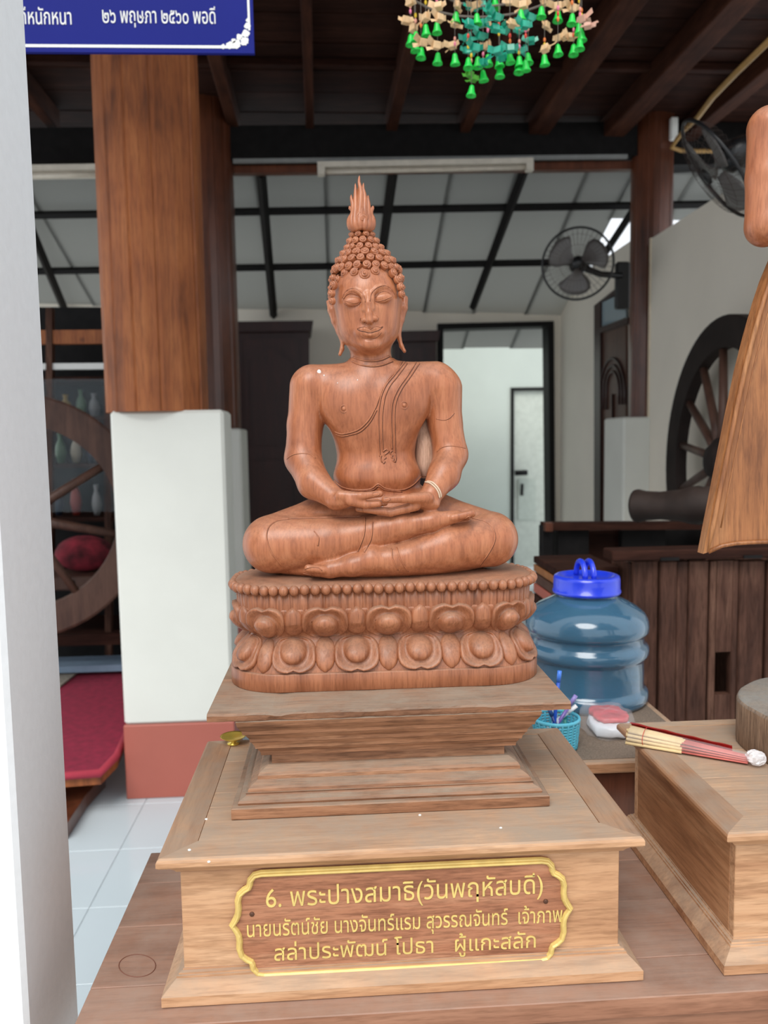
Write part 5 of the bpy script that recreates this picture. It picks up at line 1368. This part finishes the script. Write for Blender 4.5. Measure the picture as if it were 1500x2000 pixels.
items = [(100, 770, 3), (130, 800, 5), (160, 795, 1), (185, 790, 0), (120, 905, 1), (150, 900, 3), (180, 903, 4), (115, 1008, 4), (150, 1008, 2), (190, 1008, 0), (205, 900, 3)]
for i, (x, y, ci) in enumerate(items):
    ysh = {0: 812}.get(0) if y < 820 else (905 if y < 910 else 1010); c = P(x, ysh, YL+.15)
    zb_ = float(P(x, ysh+.5, YL)[2]); rad = .026+.008*rr2.random(); hh = .12+.1*rr2.random()
    pos_ = ('left', 'left', 'centre', 'centre', 'right', 'right', 'far right')[min(6, int((x-95)/16))]
    t = thing('vase', f'small {cols[ci][1]} vase {pos_} on the {["upper","middle","lower"][0 if ysh==812 else (1 if ysh==905 else 2)]} shelf of the left cabinet', 'vase', (c[0], YL+.15, zb_), 'small ornaments in the left cabinet')
    part('vase_body', MB().lathe([(rad*.6, 0), (rad, hh*.35), (rad*.8, hh*.6), (rad*.35, hh*.8), (rad*.5, hh)], t.location, 18), plain('ornament_'+cols[ci][1].replace(' ', '_'), srgb(*cols[ci][0]), .3), t)
wl_c = P(60, 1010, 3.95)
wheel('cart_wheel', 'big reddish-brown wooden cart wheel seen beside the white plinth at left', (wl_c[0]-.05, 3.95, wl_c[2]), .60, (.28, -1, 0), 8, M_door, .15)
pf = thing('low_platform', 'low wooden platform covered by the red carpet at left', 'platform', (-1.7, 3.7, 0))
cp = [PZ(-60, 1300, .2), PZ(262, 1300, .2), PZ(248, 1425, .2), PZ(228, 1470, .2), PZ(196, 1502, .2), PZ(60, 1512, .2), PZ(-60, 1514, .2)]
part('deck', MB().slab([p-[0, 0, .012] for p in cp], (0, 0, -.05)), M_pil, pf)
for p in (PZ(180, 1480, 0), PZ(240, 1400, 0), PZ(0, 1480, 0)): part('leg', MB().box(p[0]-.10, p[0]-.04, p[1]+.45, p[1]+.51, 0, .137), M_pil2, pf)
cpt = thing('red_carpet', 'dark red carpet spread over the low platform at left', 'carpet', PZ(150, 1400, .2))
mb = MB().slab([p+[0, 0, .001] for p in cp], (0, 0, -.012)); 
part('carpet_sheet', mb, plain('crimson_carpet', srgb(128, 24, 52), .9, noise=.2, nscale=30, bump=.3), cpt)
part('carpet_fringe', MB().tube([p+np.array([0, -.012, -.012]) for p in cp[2:]], .016, 6), plain('pink_fringe', srgb(170, 52, 70), .9), cpt)
rg = thing('small_rug', 'small pale patterned rug on the red carpet by the left post', 'rug', PZ(130, 1330, .21))
part('rug_sheet', MB().slab([PZ(60, 1302, .206), PZ(168, 1302, .206), PZ(118, 1342, .206), PZ(60, 1350, .206)], (0, 0, .008)), plain('pale_rug', srgb(150, 142, 130), .9, noise=.35, nscale=60), rg)
st_ = thing('step_board', 'slanted brown wooden step below the red carpet at left', 'step', PZ(160, 1530, .06))
part('tread', MB().slab([PZ(100, 1520, .06), PZ(205, 1513, .06), PZ(168, 1552, .06), PZ(130, 1610, .06), PZ(100, 1612, .06)], (0, 0, -.055)), M_pil2, st_)
bc2 = thing('blue_cushion', 'blue cushion tucked between the red carpet and the white plinth', 'cushion', PZ(243, 1475, .0))
cc_ = PZ(246, 1478, .06); part('cushion_body', MB().ell((cc_[0]+.16, cc_[1]+.22, .075), (.14, .09, .074), 20, 12), plain('blue_cloth', srgb(30, 48, 110), .9), bc2)
rc2 = P(150, 1128, 4.3); rcu = thing('red_cushion', 'red and black cushion on the rack behind the left wheel', 'cushion', rc2)
part('cushion_body', MB().ell((rc2[0], 4.45, rc2[2]+.11), (.16, .10, .10), 20, 12), plain('red_black_cloth', srgb(120, 30, 44), .9, noise=.8, nscale=12), rcu)
bn = thing('bench', 'dark bench with drilled rail under the red cushion', 'bench', (rc2[0], 4.4, 0))
bz_ = float(rc2[2])+.008
part('seat_rail', MB().box(rc2[0]-.45, rc2[0]+.42, 4.28, 4.56, bz_-.07, bz_, .005), M_door, bn)
for x in (-.42, .34): part('leg', MB().box(rc2[0]+x, rc2[0]+x+.05, 4.3, 4.36, 0.206, bz_-.07), M_darkZ, bn)
part('lower_rail', MB().box(rc2[0]-.37, rc2[0]+.34, 4.3, 4.34, bz_-.38, bz_-.32), M_darkX, bn)
part('tread', MB().box(rc2[0]-.37, rc2[0]+.34, 4.3, 4.5, max(.225, bz_-.62), max(.26, bz_-.57)), plain('pale_blue_board', srgb(120, 140, 160), .6), bn)
for x in (-.02, .12): part('rail_hole', MB().lathe([(.0001, 0), (.018, 0), (.018, -.004)], (rc2[0]+x, 4.279, bz_-.035), 14, (0, -1, 0)), M_beam, bn)

# ================================================================== blue sign
YS = 2.25
sg = thing('blue_sign', 'hanging blue enamel sign with white Thai lettering and corner ornament, top left', 'sign', P(270, 50, YS))
c0 = P(497, 104, YS); c1_ = P(30, 101, YS); u_ = c1_-c0; u_[1] = 0; wS = np.linalg.norm(u_); u_ = -u_/wS; v_ = np.array([-u_[2], 0, u_[0]])
kS = YS/F
def SP(px, py, out=0): # px from right edge leftwards, py up from bottom edge
    return c0-u_*px*kS+v_*py*kS-np.array([0, out, 0])
W_, H_ = 900, 380
part('sign_board', MB().slab([SP(0, 0), SP(W_, 0), SP(W_, H_), SP(0, H_)], (0, .012, 0)), M_blue, sg)
def bar(name, a, b_, c, d): return part(name, MB().slab([SP(a, c, .001), SP(b_, c, .001), SP(b_, d, .001), SP(a, d, .001)], (0, .0009, 0)), M_signw, sg)
bar('border_line', 30, W_-8, 8, 13); bar('border_line', 6, 10, 40, H_-8); bar('border_line', W_-12, W_-8, 8, H_-8); bar('border_line', 8, W_-8, H_-13, H_-8)
def leaf(cx, cy, r, a):
    pts = []
    for t in np.linspace(0, 2*PI, 22)[:-1]:
        rr_ = r*(.62+.38*math.cos(t-a)+.10*math.cos(5*(t-a))); pts.append(SP(cx-rr_*math.cos(t), cy+rr_*math.sin(t), .0012))
    return pts
for cx_, cy_, r_, a_ in ((15, 18, 11, 2.3), (28, 15, 11, 2.9), (42, 13, 9, 2.9), (55, 11, 6, 3), (14, 31, 10, 1.8), (11, 45, 8, 1.7), (25, 26, 8, 2.2), (10, 56, 5, 1.6), (36, 20, 6, 2.4)):
    part('corner_ornament', MB().slab(leaf(cx_, cy_, r_, a_), (0, .001, 0)), M_signw, sg)
for tx, xa, ya, xb, yb_, hh in (('ดีหนักหนา', 39, 48, 140, 47, 38), ('๒๖ พฤษภา ๒๕๖๐ พอดี', 201, 47, 421, 44, 38)):
    a = P(xa, ya, YS-.001); b_ = P(xb, yb_, YS-.001)
    lettering(tx, float(np.linalg.norm(b_-a)), hh*kS, ori((a+b_)/2, u_, v_), M_signw, sg, depth=.0008, weight=.0)
# second (upper) line of the sign lies above the frame
for px2 in (180, 760): part('hanger_rod', MB().tube([SP(px2, H_-4, -.006), SP(px2, H_-4, -.006)+[0, 0, .55]], .004, 6), M_steel, sg)

# ================================================================== bell mobile
YM = 2.25
mo = thing('bell_mobile', 'hanging mobile of green bells, beads and folded tan and teal ribbon fish', 'mobile', P(960, 20, YM))
zo = lambda x, y: (740+x/3.261, y/3.261)
M_bell = plain('bright_green_plastic', srgb(24, 200, 70), .35, noise=.05); M_tan = plain('tan_ribbon', srgb(214, 178, 134), .5, noise=.12, nscale=90); M_teal = plain('teal_ribbon', srgb(30, 150, 122), .25, noise=.25, nscale=60)
M_pinkr = plain('pink_ribbon', srgb(206, 160, 140), .4); M_str = plain('string', srgb(120, 110, 100), .8)
beadm = [plain('bead_'+n, srgb(*c), .3) for n, c in (('red', (214, 60, 40)), ('yellow', (226, 190, 40)), ('pink', (226, 120, 150)), ('orange', (226, 120, 50)), ('rose', (220, 150, 130)))]
bells = [(490, 120), (625, 130), (740, 30), (905, 105), (1035, 85), (1140, 110), (1230, 130), (1275, 190), (1290, 235), (1280, 290), (1240, 325), (1140, 325), (1055, 390), (950, 380), (895, 400), (935, 425), (835, 375), (765, 400), (770, 465), (695, 390), (665, 490), (630, 405), (570, 410), (590, 585), (485, 385), (375, 380), (370, 185), (300, 200), (235, 245), (203, 262), (230, 300), (270, 345), (893, 440)]
kb_ = YM/F
bell0 = None; ztop_m = float(P(960, -130, YM)[2]); zfr = float(P(960, -70, YM)[2])
cxm = float(P(965, 20, YM)[0])
def depth_for(x, y):
    dx = (x-745)/600; return YM+random.choice((-1, 1))*.22*math.sqrt(max(0, 1-min(1, dx*dx)))*random.uniform(.5, 1)*(1 if y < 360 else .55)
bp_ = [(0, .013), (.0035, .0125), (.0055, .010), (.0068, .004), (.0085, -.004), (.0118, -.0105), (.0125, -.0135), (.0115, -.0135), (.006, -.004), (.003, .006)]
b0 = part('bell', MB().lathe(bp_, (0, 0, 0), 16), M_bell, mo, local=True)
strings = []
for i, (x, y) in enumerate(bells):
    px_b, py_b = zo(x, y-8); Yd = depth_for(x, y); p = P(px_b, py_b, Yd); s = 1.12*Yd/YM
    o = b0 if i == 0 else b0.copy()
    if i: COL.objects.link(o); o.parent = mo
    o.matrix_local = Matrix.Translation(Vector(p)-mo.location)@Matrix.Rotation(random.uniform(-.12, .12), 4, 'X')@Matrix.Rotation(random.uniform(-.12, .12), 4, 'Y')@Matrix.Scale(s, 4)
    strings.append(p)
    part('string', MB().tube([p+[0, 0, .012], p+[0, 0, max(.05, zfr-p[2])]], .0008, 4), M_str, mo)
    # beads above each bell
    q0 = p[2]+.017
    for k in range(random.choice((2, 3))):
        zz2 = q0+(.058 if i % 2 else .024)+k*.0135
        part('bead', MB().ell((p[0], p[1], zz2), (.0037, .0037, .0066), 8, 6), beadm[(i*3+k*2) % 5], mo)
def fish(name, mat, p, s, ang):
    mb = MB(); R3 = Matrix.Rotation(ang, 3, 'Z')@Matrix.Rotation(random.uniform(-.5, .5), 3, 'X')
    def tr(V): return [Vector(p)+R3@(Vector(v)*s) for v in V]
    C8 = [(x, y, z) for x in (-1, 1) for y in (-.8, .8) for z in (-.9, .9)]
    mb.cham([tuple(v) for v in tr(C8)], .12*s)
    for a, b_, c, d in (((.7, .4, .9), (2.5, .9, 1.9), (3.0, .3, .5), (.9, -.3, -.5)), ((.7, -.4, -.2), (2.6, -.8, -.5), (2.4, -.3, -1.5), (.6, .3, -.9)), ((-.8, .3, .7), (-1.9, .5, 1.1), (-2.2, .1, -.1), (-.9, -.2, -.6))):
        V = tr([a, b_, c, d]); V2_ = [v+Vector((0, .0006, 0)) for v in V]
        mb.add([tuple(v) for v in V+V2_], [(0, 1, 2, 3), (7, 6, 5, 4), (0, 4, 5, 1), (1, 5, 6, 2), (2, 6, 7, 3), (3, 7, 4, 0)])
    return part(name, mb, mat, mo)
tans = [(220, 180), (300, 110), (385, 115), (500, 30), (620, 30), (280, 270), (365, 290), (470, 290), (690, 150), (690, 290), (845, 150), (920, 30), (1050, 15), (1065, 160), (1145, 240), (1060, 310), (1140, 40), (1230, 50), (1225, 235), (200, 10), (380, 40), (830, 10), (170, 130), (480, 150)]
teals = [(575, 150), (655, 150), (650, 230), (750, 110), (800, 190), (880, 140), (960, 110), (560, 320), (615, 305), (760, 325), (840, 310), (900, 320), (970, 260), (790, 370), (660, 400), (580, 40), (660, 30), (740, 180), (900, 190), (560, 240), (700, 60), (930, 160)]
for (L_, nm_, mt) in ((tans, 'ribbon_fish', M_tan), (teals, 'ribbon_fish', M_teal), ([(1300, 120), (1330, 160)], 'ribbon_fish', M_pinkr), ([(575, 470), (600, 500)], 'ribbon_fish', plain('lime_ribbon', srgb(70, 150, 40), .4))):
    for x, y in L_:
        px_b, py_b = zo(x, y); fish(nm_, mt, P(px_b, py_b, depth_for(x, y)), .0098, random.uniform(-1.2, 1.2)+(PI if random.random() < .5 else 0))
for r, zz_ in ((.27, zfr), (.17, zfr-.02), (.09, zfr-.03)):
    part('hoop', MB().tube([(cxm+r*math.cos(a), YM+r*math.sin(a), zz_) for a in np.linspace(0, 2*PI, 33)[:-1]], .003, 6, closed=True), M_str, mo)
part('hanging_cord', MB().tube([(cxm, YM, zfr-.03), (cxm, YM, zj)], .002, 5), M_str, mo)
